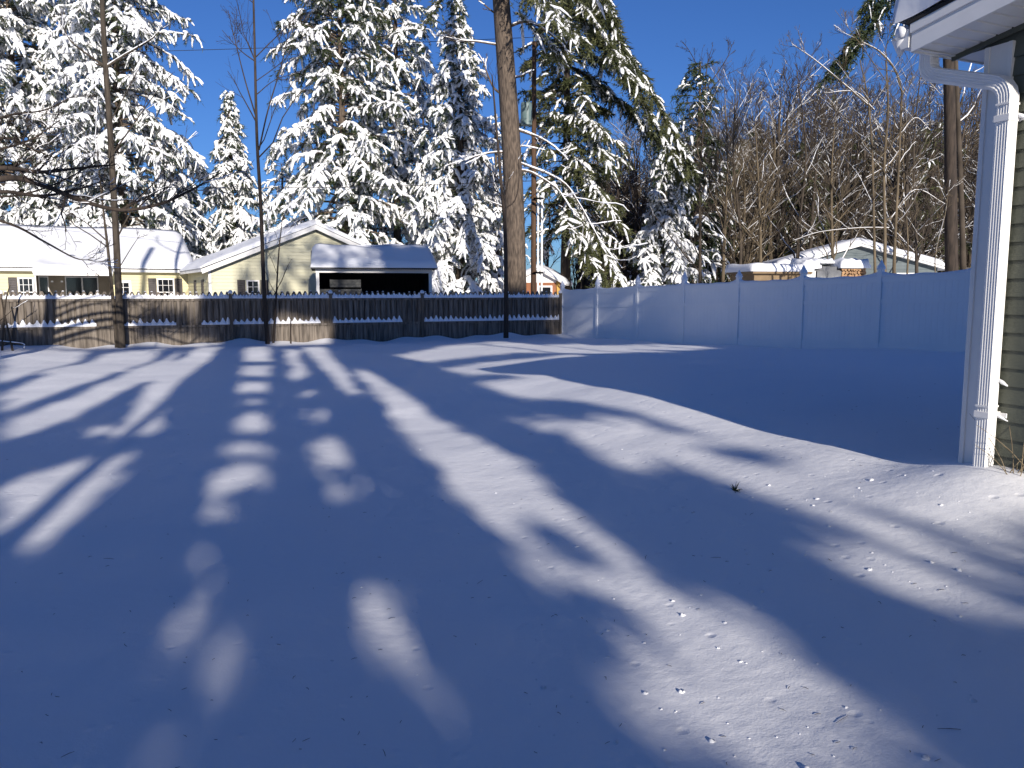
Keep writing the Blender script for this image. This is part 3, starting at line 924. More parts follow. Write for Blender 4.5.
# log pile with tarp
L0 = at(822, 280, 37.5); L0[2] = 0; lf = frame(L0, np.array([.995, .1, 0]), np.array([.1, -.995, 0]))
lp = thing('log_pile', (L0[0], L0[1], 0), 'stack of split orange logs with grey tarp and snow on top beyond the white fence', 'firewood')
w = MB(); rs = np.random.default_rng(21)
z = .1
while z < 2.8:
    a = .95 + .06 * rs.random()
    while a < 2.15:
        r_ = .055 + .035 * rs.random(); b0 = .05 + .05 * rs.random()
        w.tubes(lf([[a, b0, z], [a, b0 - .45, z]]), np.array([r_, r_]), 6, jit=.25, rng=rs, caps=True); a += r_ * 2.1
    z += .14
w.box((.95, -1.3, 0), (2.15, -.42, 2.8), lf)
w.obj('logs', M['logs'], lp)
w = MB(); s = np.linspace(0, 1, 12)
V = []
for i in range(12):
    for j in range(8):
        a = -.3 + 1.2 * s[i]; z = 3.02 - j * .35 if j > 0 else 3.04
        V.append([a, .05 + .05 * math.sin(i * 1.3 + j) + (.0 if j else -1.2), z])
I = np.arange(96).reshape(12, 8)
w.add(lf(V), np.stack([I[:-1, :-1], I[:-1, 1:], I[1:, 1:], I[1:, :-1]], -1)); w.box((-.29, -1.3, 0), (.93, -.1, 2.9), lf)
w.obj('tarp', M['tarp'], lp, smooth=True)
w = MB(); snow_sheet(w, [[.8, .2, 2.82], [2.25, .2, 2.82], [2.25, -1.3, 2.82], [.8, -1.3, 2.82]], 20, 12, .42, lf, 15, .05)
snow_sheet(w, [[-1.0, .1, 2.70], [-.1, .1, 2.82], [-.1, -1.3, 2.95], [-1.0, -1.3, 2.85]], 14, 12, .42, lf, 16, .05)
snow_sheet(w, [[-.1, -.5, 3.06], [.85, -.5, 3.06], [.85, -1.3, 3.06], [-.1, -1.3, 3.06]], 14, 8, .2, lf, 17, .04)
w.box((-.98, -1.25, 0), (-.32, -.0, 2.70), lf)
w.obj('pile_snow', M['snow_roof'], lp, smooth=True)

# ------------------------------------------------------------------ utility pole and its lines
UP = at(533.5, 280, 38.5); ux, uy = UP[0], UP[1]
up = thing('utility_pole', (ux, uy, -.1), 'reddish brown utility pole with grey transformer and white conduits', 'utility pole')
w = MB(); w.tubes([[ux, uy, -.5], [ux, uy, 5], [ux, uy, 13.2]], np.array([.135, .125, .10]), 12, up=(0, 1, 0), caps=True); w.obj('pole', M['pole'], up, smooth=True)
w = MB(); w.tubes([[ux, uy, 13.2], [ux, uy, 13.3], [ux, uy, 13.42]], np.array([.03, .06, .03]), 8, up=(0, 1, 0), caps=True); w.obj('insulator', M['steel'], up)
tp = at(526.5, 114, 38.2)
w = MB(); zc = tp[2]
w.tubes([[tp[0], tp[1], zc - .52], [tp[0], tp[1], zc - .5], [tp[0], tp[1], zc + .42], [tp[0], tp[1], zc + .5], [tp[0], tp[1], zc + .52]], np.array([.22, .26, .26, .24, .1]), 16, up=(0, 1, 0), caps=True)
w.box((tp[0] + .2, tp[1] - .05, zc + .1), (ux - .08, uy + .02, zc + .2)); w.box((tp[0] + .2, tp[1] - .05, zc - .3), (ux - .08, uy + .02, zc - .2))
tr = w.obj('transformer', M['steel'], up, smooth=False)
w = MB()
for dx in (-.1, .1): w.tubes([[tp[0] + dx, tp[1], zc + .5], [tp[0] + dx, tp[1], zc + .62], [tp[0] + dx * 1.3, tp[1], zc + .74]], np.array([.03, .05, .02]), 8, up=(0, 1, 0))
w.obj('bushing', M['steel'], tr)
for dx, z1 in ((.20, 6.3), (.38, 6.2)):
    w = MB(); w.tubes([[ux + dx, uy - .22, -.1], [ux + dx, uy - .22, 3], [ux + dx, uy - .22, z1]], np.array([.05, .05, .05]), 8, up=(0, 1, 0), caps=True)
    for zz in (2.6, 6.05): w.box((ux - .02, uy - .30, zz), (ux + .46, uy - .27, zz + .07))
    w.obj('conduit', M['white_trim'], up)
def line(a, b, sag, r, label):
    s = np.linspace(0, 1, 40)[:, None]; a = np.asarray(a); b = np.asarray(b)
    p = a * (1 - s) + b * s; p[:, 2] -= sag * 4 * s[:, 0] * (1 - s[:, 0])
    w = MB(); w.tubes(p, np.full(40, r), 5)
    tag(w.obj('power_line', M['wire'], None, smooth=True, origin=a), label, 'cable')
line((ux, uy, 13.4), at(-200, 58, 40), .15, .014, 'thin black wire crossing the blue sky between the left pines')
line((ux - .1, uy - .15, 6.9), at(-200, 172, 37.0), .5, .016, 'lower black cable running from the pole across the snowy trees')

# ------------------------------------------------------------------ where the sun gets through the crowns behind the viewer
# clearings of light on the snow, as places on the ground (x, y)
SUN_PATCHES = [
    [(-16.28,25.4),(-14.37,25.4),(-12.98,24.55),(-10.29,18.13),(-10.05,15.6)],
    [(-9.2,14.26),(-10.29,18.13),(-12.36,24.55),(-11.42,26.3),(-9.5,20.92),(-8.12,14.26),(-7.59,11.74)],
    [(-7.1,10.97),(-7.34,12.88),(-8.95,19.16),(-10.58,25.84),(-7.45,16.36),(-6.58,12.17),(-6.27,10.97),(-6.11,9.41)],
    [(-8.69,20.3),(-10.46,26.78),(-9.72,26.78),(-7.82,20.3),(-5.86,13.4),(-4.49,9.9),(-4.72,9.55),(-6.07,12.63)],
    [(-5.66,10.45),(-5.45,10.62),(-5.05,9.76),(-5.22,9.62)],
    [(-4.6,8.2),(-4.21,8.57),(-3.89,7.68),(-3.73,7.5),(-3.41,6.06),(-3.44,5.75),(-3.66,5.55),(-3.83,5.82),(-3.91,6.38),(-4.04,6.95)],
    [(-4.5,6.88),(-4.68,7.68),(-4.58,7.86),(-4.25,6.95),(-4.09,6.23)],
    [(-3.39,5.35),(-3.5,5.7),(-3.37,5.8),(-3.21,5.48),(-3.17,5.14)],
    [(-8.95,26.78),(-8.08,26.78),(-6.32,20.92),(-7.06,20.92)],
    [(-6.68,19.71),(-5.99,19.71),(-5.12,16.77),(-5.74,16.77)],
    [(-5.46,15.97),(-4.9,15.97),(-4.37,14.11),(-4.89,14.11)],
    [(-4.52,13.26),(-4.08,13.26),(-3.89,12.51),(-4.3,12.51)],
    [(-3.78,10.88),(-3.89,11.54),(-3.62,11.74),(-3.17,10.13),(-3.38,9.98)],
    [(-3.29,8.97),(-3.19,9.41),(-2.87,9.15),(-2.7,8.46),(-3.02,8.35)],
    [(-2.78,7.3),(-2.87,7.86),(-2.66,8.0),(-2.43,7.68),(-2.31,7.06),(-2.47,6.81),(-2.63,6.92)],
    [(-2.41,6.15),(-2.45,6.41),(-2.22,6.51),(-2.17,6.26),(-2.26,5.98)],
    [(-2.06,4.91),(-2.1,5.16),(-1.95,5.2),(-1.89,5.0),(-1.97,4.84)],
    [(-1.78,4.06),(-1.77,4.31),(-1.72,4.78),(-1.6,4.7),(-1.59,4.44),(-1.66,4.04)],
    [(-1.48,3.53),(-1.55,3.77),(-1.51,3.99),(-1.32,3.92),(-1.26,3.67),(-1.31,3.45)],
    [(-1.3,2.77),(-1.34,2.96),(-1.28,2.97),(-1.21,2.77)],
    [(-7.22,25.4),(-6.81,25.4),(-4.3,16.77),(-4.45,16.16)],
    [(-3.77,14.26),(-3.7,14.9),(-3.31,13.4),(-3.48,13.26)],
    [(-3.06,11.64),(-2.89,12.06),(-2.56,10.88),(-2.81,10.88)],
    [(-2.37,9.55),(-2.29,9.83),(-1.7,8.05),(-1.66,7.68),(-1.84,7.72)],
    [(-1.63,7.06),(-1.48,7.22),(-1.35,6.88),(-1.43,6.57),(-1.55,6.74)],
    [(-0.92,4.43),(-0.92,4.84),(-0.79,4.7),(-0.65,4.34),(-0.5,3.86),(-0.37,3.46),(-0.53,3.61),(-0.7,3.8),(-0.8,4.1)],
    [(-7.04,26.78),(-6.27,26.78),(-3.55,17.2),(-2.53,13.4),(-2.74,13.4),(-3.62,16.16)],
    [(-3.93,19.43),(-3.17,17.89),(-2.07,14.54),(-1.11,11.15),(0.0,7.74),(0.29,6.71),(0.39,5.98),(0.25,5.63),(0.0,5.61),(-0.2,5.8),(-0.56,7.1),(-1.0,8.75),(-1.71,11.34),(-2.59,14.57)],
    [(-3.48,23.32),(-2.4,26.59),(-0.44,29.13),(0.9,25.57),(2.33,27.4),(3.1,21.75),(4.03,19.15),(2.03,18.42),(0.21,20.49),(-1.08,20.49),(-2.05,19.9)],
    [(-1.65,18.24),(-0.27,18.25),(0.94,15.6),(0.84,13.89),(0.0,15.08),(-0.81,15.27)],
    [(-0.76,14.3),(0.14,14.04),(1.04,13.1),(2.03,10.49),(2.46,8.14),(2.74,6.79),(2.51,5.94),(2.04,6.71),(1.7,8.0),(1.1,9.89),(0.26,11.41)],
    [(0.0,10.23),(0.6,9.34),(1.03,9.27),(1.61,7.58),(1.83,6.3),(1.56,6.51),(1.18,7.27),(1.12,6.15),(0.94,6.83),(0.7,8.05),(0.57,8.79),(0.2,9.31)],
    [(0.94,15.6),(2.08,14.55),(0.5,14.26)],
    [(1.06,13.38),(2.52,10.67),(3.1,8.53),(3.33,7.15),(3.4,5.97),(3.44,5.28),(2.34,3.53),(2.39,4.35),(2.28,5.12),(2.12,5.77),(2.13,7.04),(1.78,9.14),(1.09,11.09)],
    [(1.45,6.4),(1.84,6.36),(2.04,5.55),(2.15,4.83),(2.25,4.08),(2.26,3.39),(2.03,3.03),(2.01,3.22),(1.99,3.57),(1.94,4.32),(1.85,5.06),(1.64,5.62)],
    [(1.72,4.51),(1.85,4.37),(1.93,3.53),(1.9,3.46),(1.79,3.75)],
    [(0.37,5.71),(0.52,5.5),(0.64,5.09),(0.72,4.47),(0.89,4.31),(0.99,4.04),(1.04,3.59),(1.18,3.3),(1.27,3.02),(1.32,2.74),(1.33,2.43),(0.52,2.65),(0.45,3.0),(0.36,3.41),(0.41,3.63),(0.56,3.98),(0.53,4.45),(0.41,5.08)],
    [(0.0,5.35),(0.22,5.11),(0.43,4.49),(0.38,4.3),(0.19,4.4),(0.04,4.71)],
    [(2.5,25.57),(5.07,27.4),(5.91,22.71),(4.45,19.95),(2.94,21.75)],
    [(-9.48,32.7),(-7.28,32.0),(-6.45,28.32),(-8.26,27.27)],
    [(-13.38,27.27),(-12.23,29.45),(-9.99,28.32),(-10.46,26.78)]]
# every sun ray is one point (across, along): the same for the leaf that stops it and the snow it would reach
def ray_id(p):
    p = np.asarray(p, float).reshape(-1, 3)
    return p @ TW, -(p @ TS) + p[:, 2] / TAN
GW0, GK0, GS = -24.0, -8.0, .05
NWg, NKg = 960, 1600
def raster():
    m = np.zeros((NKg, NWg), bool)
    for poly in SUN_PATCHES:
        P = np.array(poly); z = gz(P[:, 0], P[:, 1])
        w_, k_ = ray_id(np.column_stack([P, z]))
        x = (w_ - GW0) / GS; y = (k_ - GK0) / GS
        x0, x1 = max(int(x.min()) - 1, 0), min(int(x.max()) + 2, NWg); y0, y1 = max(int(y.min()) - 1, 0), min(int(y.max()) + 2, NKg)
        yy, xx = np.mgrid[y0:y1, x0:x1] + .5
        ins = np.zeros(yy.shape, bool); n = len(P)
        for i in range(n):
            j = i - 1
            c = ((y[i] > yy) != (y[j] > yy)) & (xx < (x[j] - x[i]) * (yy - y[i]) / (y[j] - y[i] + 1e-12) + x[i])
            ins ^= c
        m[y0:y1, x0:x1] |= ins
    return m
LIT = raster()
# the low sun also reaches the house corner
LIT[int((3.5 - GK0) / GS):int((18 - GK0) / GS), int((3.95 - GW0) / GS):int((6.2 - GW0) / GS)] = True
for _ in range(1):
    L2 = LIT.copy()
    for dx, dy in ((1, 0), (-1, 0), (0, 2), (0, -2)): L2 |= np.roll(np.roll(LIT, dx, 1), dy, 0)
    LIT = L2
L2 = LIT.copy()
for dx in (1, -1): L2 |= np.roll(LIT, dx, 1)
LIT[:int((5.5 - GK0) / GS), :int((-.4 - GW0) / GS)] = L2[:int((5.5 - GK0) / GS), :int((-.4 - GW0) / GS)]
ka, kb = int((5.5 - GK0) / GS), int((13 - GK0) / GS)
LIT[ka:kb] = L2[ka:kb]
LIT[:int((2.1 - GK0) / GS), int((.5 - GW0) / GS):] = True      # crowns kept open here so unseen sunlit snow brightens the soffit
def kmax(w_):
    """how far the crowns' shade reaches on each line across the sun (m)"""
    return np.interp(w_, [-14, -9.5, -9, -7.5, -7.2, -5, -4.6, -3.2, -3, -2.4, -1.6, -.6, 2, 3.5, 5, 7.5, 8.5, 10.5, 11.2, 13.05, 14.9, 16.1, 17, 19, 20],
                         [26, 27, 31, 31, 28, 28, 33, 33, 30, 40, 49, 54, 56, 54, 47.5, 49, 40, 39, 39, 33.5, 27, 22.5, 20, 18, 10])
def shaded(p, rng):
    w_, k_ = ray_id(p)
    i = np.clip(((w_ - GW0) / GS).astype(int), 0, NWg - 1); j = np.clip(((k_ - GK0) / GS).astype(int), 0, NKg - 1)
    thin = np.where((k_ > 38) & (w_ < 4.1), .2, np.where((k_ > 29) & (w_ > 10.6) & (w_ < 12.7), .35, 1.0))
    return ~LIT[j, i] & (k_ < kmax(w_) + rng.normal(0, .8, len(w_))) & (rng.random(len(w_)) < thin)

# ------------------------------------------------------------------ conifers
def bough_points(B, s):
    """B: dict of arrays; s: (F,) -> position, tangent"""
    hd = np.stack([np.cos(B['az']), np.sin(B['az']), np.zeros(len(B['az']))], 1)
    L = B['L'][:, None]
    p = B['p'] + hd * L * s[:, None] + np.array([0, 0, 1.]) * L * (B['up'][:, None] * s[:, None] - B['dr'][:, None] * s[:, None] ** 2)
    t = hd + np.array([0, 0, 1.]) * (B['up'][:, None] - 2 * B['dr'][:, None] * s[:, None])
    return p, t / np.linalg.norm(t, axis=1, keepdims=True)

def fingers(rng, B, per, snow=.8, fl=(.35, 1.1), nl=.20, nn=16, nw=.022, sr=(.06, .13), keep=None, sdir=None, droop=(.2, .9), spread=(15, 75), pads=0.0, blunt=.15):
    """drooping side shoots along the boughs: needle tufts below, snow load above"""
    nB = len(B['L'])
    cnt = np.maximum((per * B['L']).astype(int), 4)
    ib = np.repeat(np.arange(nB), cnt)
    F = len(ib)
    s = .16 + .86 * rng.random(F) ** .8
    Bi = {k: v[ib] for k, v in B.items()}
    p, t = bough_points(Bi, s)
    side = np.where(rng.random(F) < .5, -1, 1)
    an = Bi['az'] + side * np.radians(rng.uniform(*spread, F))
    l = np.clip(Bi['L'] * .33 * (1.1 - .8 * s) * rng.uniform(.6, 1.3, F) + .2, *fl)
    a0 = rng.uniform(-.35, .25, F) + t[:, 2] * .5; dr = rng.uniform(*droop, F)
    hd = np.stack([np.cos(an), np.sin(an), np.zeros(F)], 1)
    u = np.linspace(0, 1, 5)
    c = p[:, None] + l[:, None, None] * (hd[:, None] * u[None, :, None] + np.array([0, 0, 1.]) * (a0[:, None] * u - dr[:, None] * u ** 2)[..., None])
    if keep is not None:
        k = keep(c[:, 0]) & keep(c[:, 2]) & keep(c[:, 4])
        c = c[k]; l = l[k]; F = len(c); ib = ib[k]
    nd = MB(); sn = MB()
    if pads:      # snow lying along the bough itself
        u6 = np.linspace(.35, 1.0, 8)
        sel = rng.random(nB) < (B['sn'] if 'sn' in B else snow)
        pp = np.stack([bough_points(B, np.full(nB, x))[0] for x in u6], 1)[sel]
        if len(pp):
            pr = (pads * rng.uniform(.5, 1.2, len(pp)) * np.minimum(B['L'][sel] / 3, 1.2))[:, None] * np.array([.3, .8, 1, .85, 1, .9, .7, .15]) * rng.uniform(.5, 1.3, (len(pp), 8))
            pp[..., 2] += pr * .5; pp += rng.normal(0, .03, pp.shape)
            sn.tubes(pp, pr, 7, jit=.3, rng=rng, flat=.7)
    # needles
    uu = rng.random((F, nn)); base_i = uu * 3.999; i0 = base_i.astype(int); fr_ = (base_i - i0)[..., None]
    ar = np.arange(F)[:, None]
    bp = c[ar, i0] * (1 - fr_) + c[ar, i0 + 1] * fr_
    tg_ = c[ar, i0 + 1] - c[ar, i0]; tg_ /= np.linalg.norm(tg_, axis=2, keepdims=True) + 1e-9
    rd = rng.normal(size=(F, nn, 3)); rd[..., 2] = rd[..., 2] * .8 - .08
    d = tg_ * .75 + rd * .62; d /= np.linalg.norm(d, axis=2, keepdims=True) + 1e-9
    ln = nl * rng.uniform(.5, 1.4, (F, nn, 1))
    sd = np.cross(d, rng.normal(size=(F, nn, 3))); sd /= np.linalg.norm(sd, axis=2, keepdims=True) + 1e-9
    wv = sd * nw * rng.uniform(.7, 1.4, (F, nn, 1))
    v = np.stack([bp - wv, bp + wv, bp + d * ln], 2).reshape(-1, 3)
    nd.add(v, None, np.arange(len(v)).reshape(-1, 3))
    # snow
    cov = B['sn'][ib] if 'sn' in B else snow
    has = rng.random(F) < cov
    cs = c[has].copy(); n = len(cs)
    if n:
        rad = rng.uniform(*sr, n) * (.6 + .5 * l[has])
        prof = np.array([.45, .95, 1.0, .85, blunt])
        cs[..., 2] += (rad * .55)[:, None]
        cs += rng.normal(0, 1, cs.shape) * (rad * .22)[:, None, None]
        # cut fingers to random length
        rr = rad[:, None] * prof * rng.uniform(.65, 1.25, (n, 5))
        sn.tubes(cs, rr, 6, jit=.28, rng=rng, flat=.8)
    return nd, sn

def conifer_boughs(rng, base, H, Rm, z0, n, up=(.1, .35), dr=(.3, .65), topr=.12, power=.8, az_bias=None, shape=None):
    t = (np.arange(n) + rng.random(n)) / n
    t = t ** .85
    h = z0 + (H - z0) * t
    prof = (1 - t) ** power * (1 - topr) + topr if shape is None else shape(t)
    L = Rm * prof * rng.uniform(.5, 1.18, n)
    B = dict(p=np.column_stack([np.full(n, base[0]), np.full(n, base[1]), base[2] + h]),
             az=(np.arange(n) * 2.39996 + rng.normal(0, .35, n)) % (2 * math.pi),
             L=L, up=rng.uniform(*up, n) + .35 * t, dr=rng.uniform(*dr, n))
    return B

def trunk_mesh(mb, rng, base, H, r0, lean=(0, 0), wob=.05, k=10, n=14, rtop=.02):
    s = np.linspace(0, 1, n)
    c = np.column_stack([base[0] + lean[0] * s + wob * np.cumsum(rng.normal(0, 1, n)) * .3, base[1] + lean[1] * s + wob * np.cumsum(rng.normal(0, 1, n)) * .3, base[2] - .4 + (H + .4) * s])
    r = r0 * (1 - s) ** .8 + rtop; r[0] *= 1.25
    mb.tubes(c, r, k, up=(0, 1, 0))
    return c

def pine(name, base, H, Rm, z0, n, label, seed, per=5.0, snow=.8, snow_z=None, r0=.28, mats=('needles', 'bark'), group=None, extra=None, limbs=True, cat='tree', keep=None, fill=None, more=None, **kw):
    rng = np.random.default_rng(seed)
    bk = {k: kw.pop(k) for k in ('up', 'dr', 'topr', 'power', 'shape') if k in kw}
    root = thing(name, base, label, cat, group)
    B = conifer_boughs(rng, base, H, Rm, z0, n, **bk)
    if snow_z: B['sn'] = snow_z(B['p'][:, 2] - base[2])
    else: B['sn'] = np.full(n, float(snow)) * rng.uniform(.75, 1.15, n)
    if extra is not None:
        for k in B: B[k] = np.concatenate([B[k], extra[k]])
    w = MB()
    trunk_mesh(w, rng, base, H, r0)
    if limbs:
        u = np.linspace(0, 1, 7)
        nB = len(B['L'])
        pp = np.stack([bough_points(B, np.full(nB, x))[0] for x in u], 1)
        kk = slice(None)
        if keep is not None:
            kk = np.all([keep(pp[:, q] + np.array([0, 0, .5])) for q in range(1, 7)], axis=0)
        rr = (.014 + .011 * B['L'])[:, None] * np.linspace(1, .3, 7)
        w.tubes(pp[kk], rr[kk], 5)
    w.obj('trunk', M[mats[1]], root, smooth=True)
    nd, sn = fingers(rng, B, per, keep=keep, **kw)
    if more:
        n2, s2 = fingers(rng, extra, **more)
        for a_, b_ in ((nd, n2), (sn, s2)):
            if b_.n:
                a_.add(np.concatenate(b_.v), np.concatenate(b_.q) if b_.q else None, np.concatenate(b_.t) if b_.t else None)
    if fill: fill(nd)
    nd.obj('crown', M[mats[0]], root)
    if sn.n: sn.obj('snow_load', M['snow_tree'], root, smooth=True)
    return root

def gp(px, Y):
    p = at(px, 300, Y); p[2] = -.1; return p

# snow-laden pines and spruces behind the ranch house
V = dict(nl=.25, nn=14, nw=.020, fl=(.14, .52), sr=(.055, .16), droop=(.1, 1.3), spread=(5, 115), up=(-.05, .32), dr=(.3, .8), pads=.13, blunt=.5)
pine('snowy_pine', gp(28, 52), 27, 6.6, 2.2, 270, 'huge snow loaded pine filling the top left corner', 101, per=11.5, snow=.68, topr=.35, power=.8, **V)
pine('snowy_pine', gp(128, 50), 30, 6.2, 2.0, 310, 'tall snow loaded pine left of the blue gap, behind the ranch house roof', 102, per=11.5, snow=.70, topr=.22, power=.85, **V)
pine('snowy_pine', gp(-85, 49), 25, 6.5, 2.0, 150, 'snow loaded pine cut off by the left edge of the picture', 103, per=6, snow=.75, topr=.35, **V)
pine('snowy_spruce', gp(236, 56), 15.3, 3.6, 1.5, 170, 'short pointed snowy spruce in the gap right of the left pines', 104, per=13, snow=.68, topr=.05, power=.9, **V)
pine('snowy_pine', gp(345, 47), 22.5, 5.4, 2.5, 230, 'broad snowy pine rising behind the gable peak', 105, per=11.5, snow_z=lambda z: np.clip(.80 - .03 * z, .25, .75), topr=.28, power=.75, **V)
pine('snowy_pine', gp(398, 52), 24, 4.8, 3.0, 160, 'snowy pine half hidden behind the open shed, between the broad pine and the spruce', 106, per=11, snow=.5, topr=.25, **V)
pine('snowy_spruce', gp(460, 45), 17.6, 3.5, 1.2, 200, 'slim pointed snowy spruce left of the big brown trunk', 107, per=13, snow_z=lambda z: np.clip(1.05 - .03 * z, .5, .92), topr=.06, power=.8, **V)
pine('snowy_spruce', gp(195, 58), 9.5, 3.6, .5, 80, 'low snowy evergreen peeping over the link roof of the ranch house', 108, per=11.5, snow=.68, topr=.1, **V)
for i, (px, Y, top, Rr, n, lab) in enumerate(((82, 66, -40, 5, 90, 'snowy pine standing farther back between the two big left pines'), (178, 66, 150, 4, 70, 'farther snowy pine showing above the right end of the long white roof'), (285, 64, 165, 4, 70, 'low farther snowy pine left of the broad pine, above the gable'),
        (425, 66, 95, 4, 80, 'farther snowy pine in the gap left of the slim spruce'), (497, 68, 120, 4, 70, 'farther snowy pine behind the big brown trunk'))):
    pine('snowy_pine', gp(px, Y), EYE + (291.4 - top) / 800 * Y, Rr, .8, n, lab, 160 + i, per=6, snow=.7, topr=.15, power=.7, **V)
# dark green pine right of the big trunk with long arching snow-topped boughs
def arch(n, pts):
    d = dict(p=[], az=[], L=[], up=[], dr=[], sn=[])
    for (s, e, sag, sn_) in pts:
        s = np.array(s); e = np.array(e); h = e - s; L = math.hypot(h[0], h[1])
        d['p'].append(s); d['az'].append(math.atan2(h[1], h[0])); d['L'].append(L); dr = sag
        d['up'].append(h[2] / L + dr); d['dr'].append(dr); d['sn'].append(sn_)
    return {k: np.array(v) for k, v in d.items()}
Y6 = 43
ex = arch(0, [(at(552, -40, Y6), at(688, 165, Y6 - 1.5), .55, .30), (at(552, -10, Y6), at(672, 158, Y6 - 2.2), .5, .22), 
              (at(555, -60, Y6), at(642, 95, Y6 - 2.6), .6, .2), (at(553, 60, Y6), at(690, 190, Y6 + .5), .6, .25),
              (at(552, -80, Y6), at(612, 20, Y6 - 2), .6, .2), (at(552, -20, Y6), at(625, 75, Y6 - 3.5), .5, .15),  (at(552, 120, Y6), at(602, 130, Y6 - 3), .4, .4),
              (at(552, 170, Y6), at(622, 286, Y6 - 2), .3, .5), (at(552, 150, Y6), at(610, 210, Y6 - 2.5), .4, .3), (at(552, 205, Y6), at(600, 280, Y6 - 3), .3, .35),
              (at(552, 90, Y6), at(608, 165, Y6 - 2.5), .4, .4)])
pine('green_pine', gp(566, Y6), 23, 3.0, 4.2, 170, 'dark green pine right of the big trunk with long boughs arching right', 109, per=9.0, snow_z=lambda z: np.clip(.34 - .012 * z, .10, .4),
     mats=('needles_olive', 'bark_dark'), topr=.45, power=.5, nl=.26, nn=20, nw=.026, fl=(.2, .65), sr=(.05, .12), blunt=.5, extra=ex, pads=.10, more=dict(per=34, nl=.26, nn=26, nw=.026, sr=(.05, .12), fl=(.2, .6), droop=(.1, 1.1), spread=(5, 120), pads=.13, blunt=.5))
# pines right of it
pine('green_pine', gp(694, 54), 16.6, 3.1, 2.5, 120, 'dark green pine with bare twigs over its top, right of the arching boughs', 110, per=7.0, snow_z=lambda z: np.clip(.75 - .055 * z, .1, .8), topr=.22, power=.6, nl=.26, nn=18, nw=.028)
pine('snowy_spruce', gp(662, 47), 9.6, 2.9, .4, 105, 'snow plastered spruce rising over the white fence, between the arching boughs and the bare thicket', 111, per=11.5, snow=.8, topr=.1, power=.65, **V)
for i, (px, Y, H, Rr, sd, lab) in enumerate(((748, 62, 13.5, 3.2, 1, 'olive green pine among the bare woods, right of the dark green pine'), (800, 58, 12.0, 3.0, 2, 'olive green pine among the bare woods above the grey house, left of its peak'),
                                          (858, 63, 13.5, 3.4, 3, 'olive green pine among the bare woods behind the tan multi stemmed tree'), (925, 60, 14, 3.4, 4, 'olive green pine among the bare woods near the downspout'), (618, 64, 8.5, 2.6, 5, 'low dark evergreen under the arching boughs'))):
    pine('green_pine', gp(px, Y), H, Rr, 1.5, 50, lab, 130 + sd, per=6.0, snow=.16, mats=('needles_olive', 'bark_dark'), topr=.25, power=.7, nl=.3, nn=16, nw=.03, sr=(.04, .09))

# ------------------------------------------------------------------ bare broadleaf trees
def spawn(rng, c, r, n, smin, ang, lf, bias, Rn=5, rmin=.006, rf_=.6, wig=.06, lvl_len=None, smax=1.0):
    F, N, _ = c.shape
    ip = np.repeat(np.arange(F), n); K = len(ip)
    s = rng.uniform(smin, smax, K); x = s * (N - 1.001); i = x.astype(int); f = (x - i)[:, None]
    base = c[ip, i] * (1 - f) + c[ip, i + 1] * f
    t = c[ip, i + 1] - c[ip, i]; t /= np.linalg.norm(t, axis=1, keepdims=True) + 1e-9
    plen = np.linalg.norm(np.diff(c, axis=1), axis=2).sum(1)[ip]
    rp = r[ip, i] * (1 - f[:, 0]) + r[ip, i + 1] * f[:, 0]
    q = rng.normal(size=(K, 3)); q -= t * (q * t).sum(1, keepdims=True); q /= np.linalg.norm(q, axis=1, keepdims=True)
    a = np.radians(rng.uniform(*ang, K))[:, None]
    d = np.cos(a) * t + np.sin(a) * q + np.array([0, 0, bias]); d /= np.linalg.norm(d, axis=1, keepdims=True)
    L = plen * lf * (1.15 - .7 * s) * rng.uniform(.6, 1.25, K)
    u = np.linspace(0, 1, Rn)
    w_ = np.cumsum(rng.normal(0, wig, (K, Rn, 3)), axis=1); w_ -= w_[:, :1]
    cc = base[:, None] + L[:, None, None] * (d[:, None] * u[None, :, None] + w_ * .5 + np.array([0, 0, bias * .35]) * (u ** 2)[None, :, None])
    r0 = np.maximum(rp * rf_ * rng.uniform(.7, 1.05, K), rmin)
    rr = np.maximum(r0[:, None] * np.linspace(1, .35, Rn), rmin * .8)
    return cc, rr

def snow_on(mb, rng, c, r, frac, add=.012, hz=.5):
    t = c[:, -1] - c[:, 0]; t /= np.linalg.norm(t, axis=1, keepdims=True) + 1e-9
    k = (np.abs(t[:, 2]) < hz + .25) & (rng.random(len(c)) < frac)
    cs = c[k].copy(); rs_ = r[k] * .55 + add
    cs[..., 2] += r[k] * .7 + add * .3
    mb.tubes(cs, rs_ * rng.uniform(.5, 1.3, rs_.shape), 5, jit=.2, rng=rng)

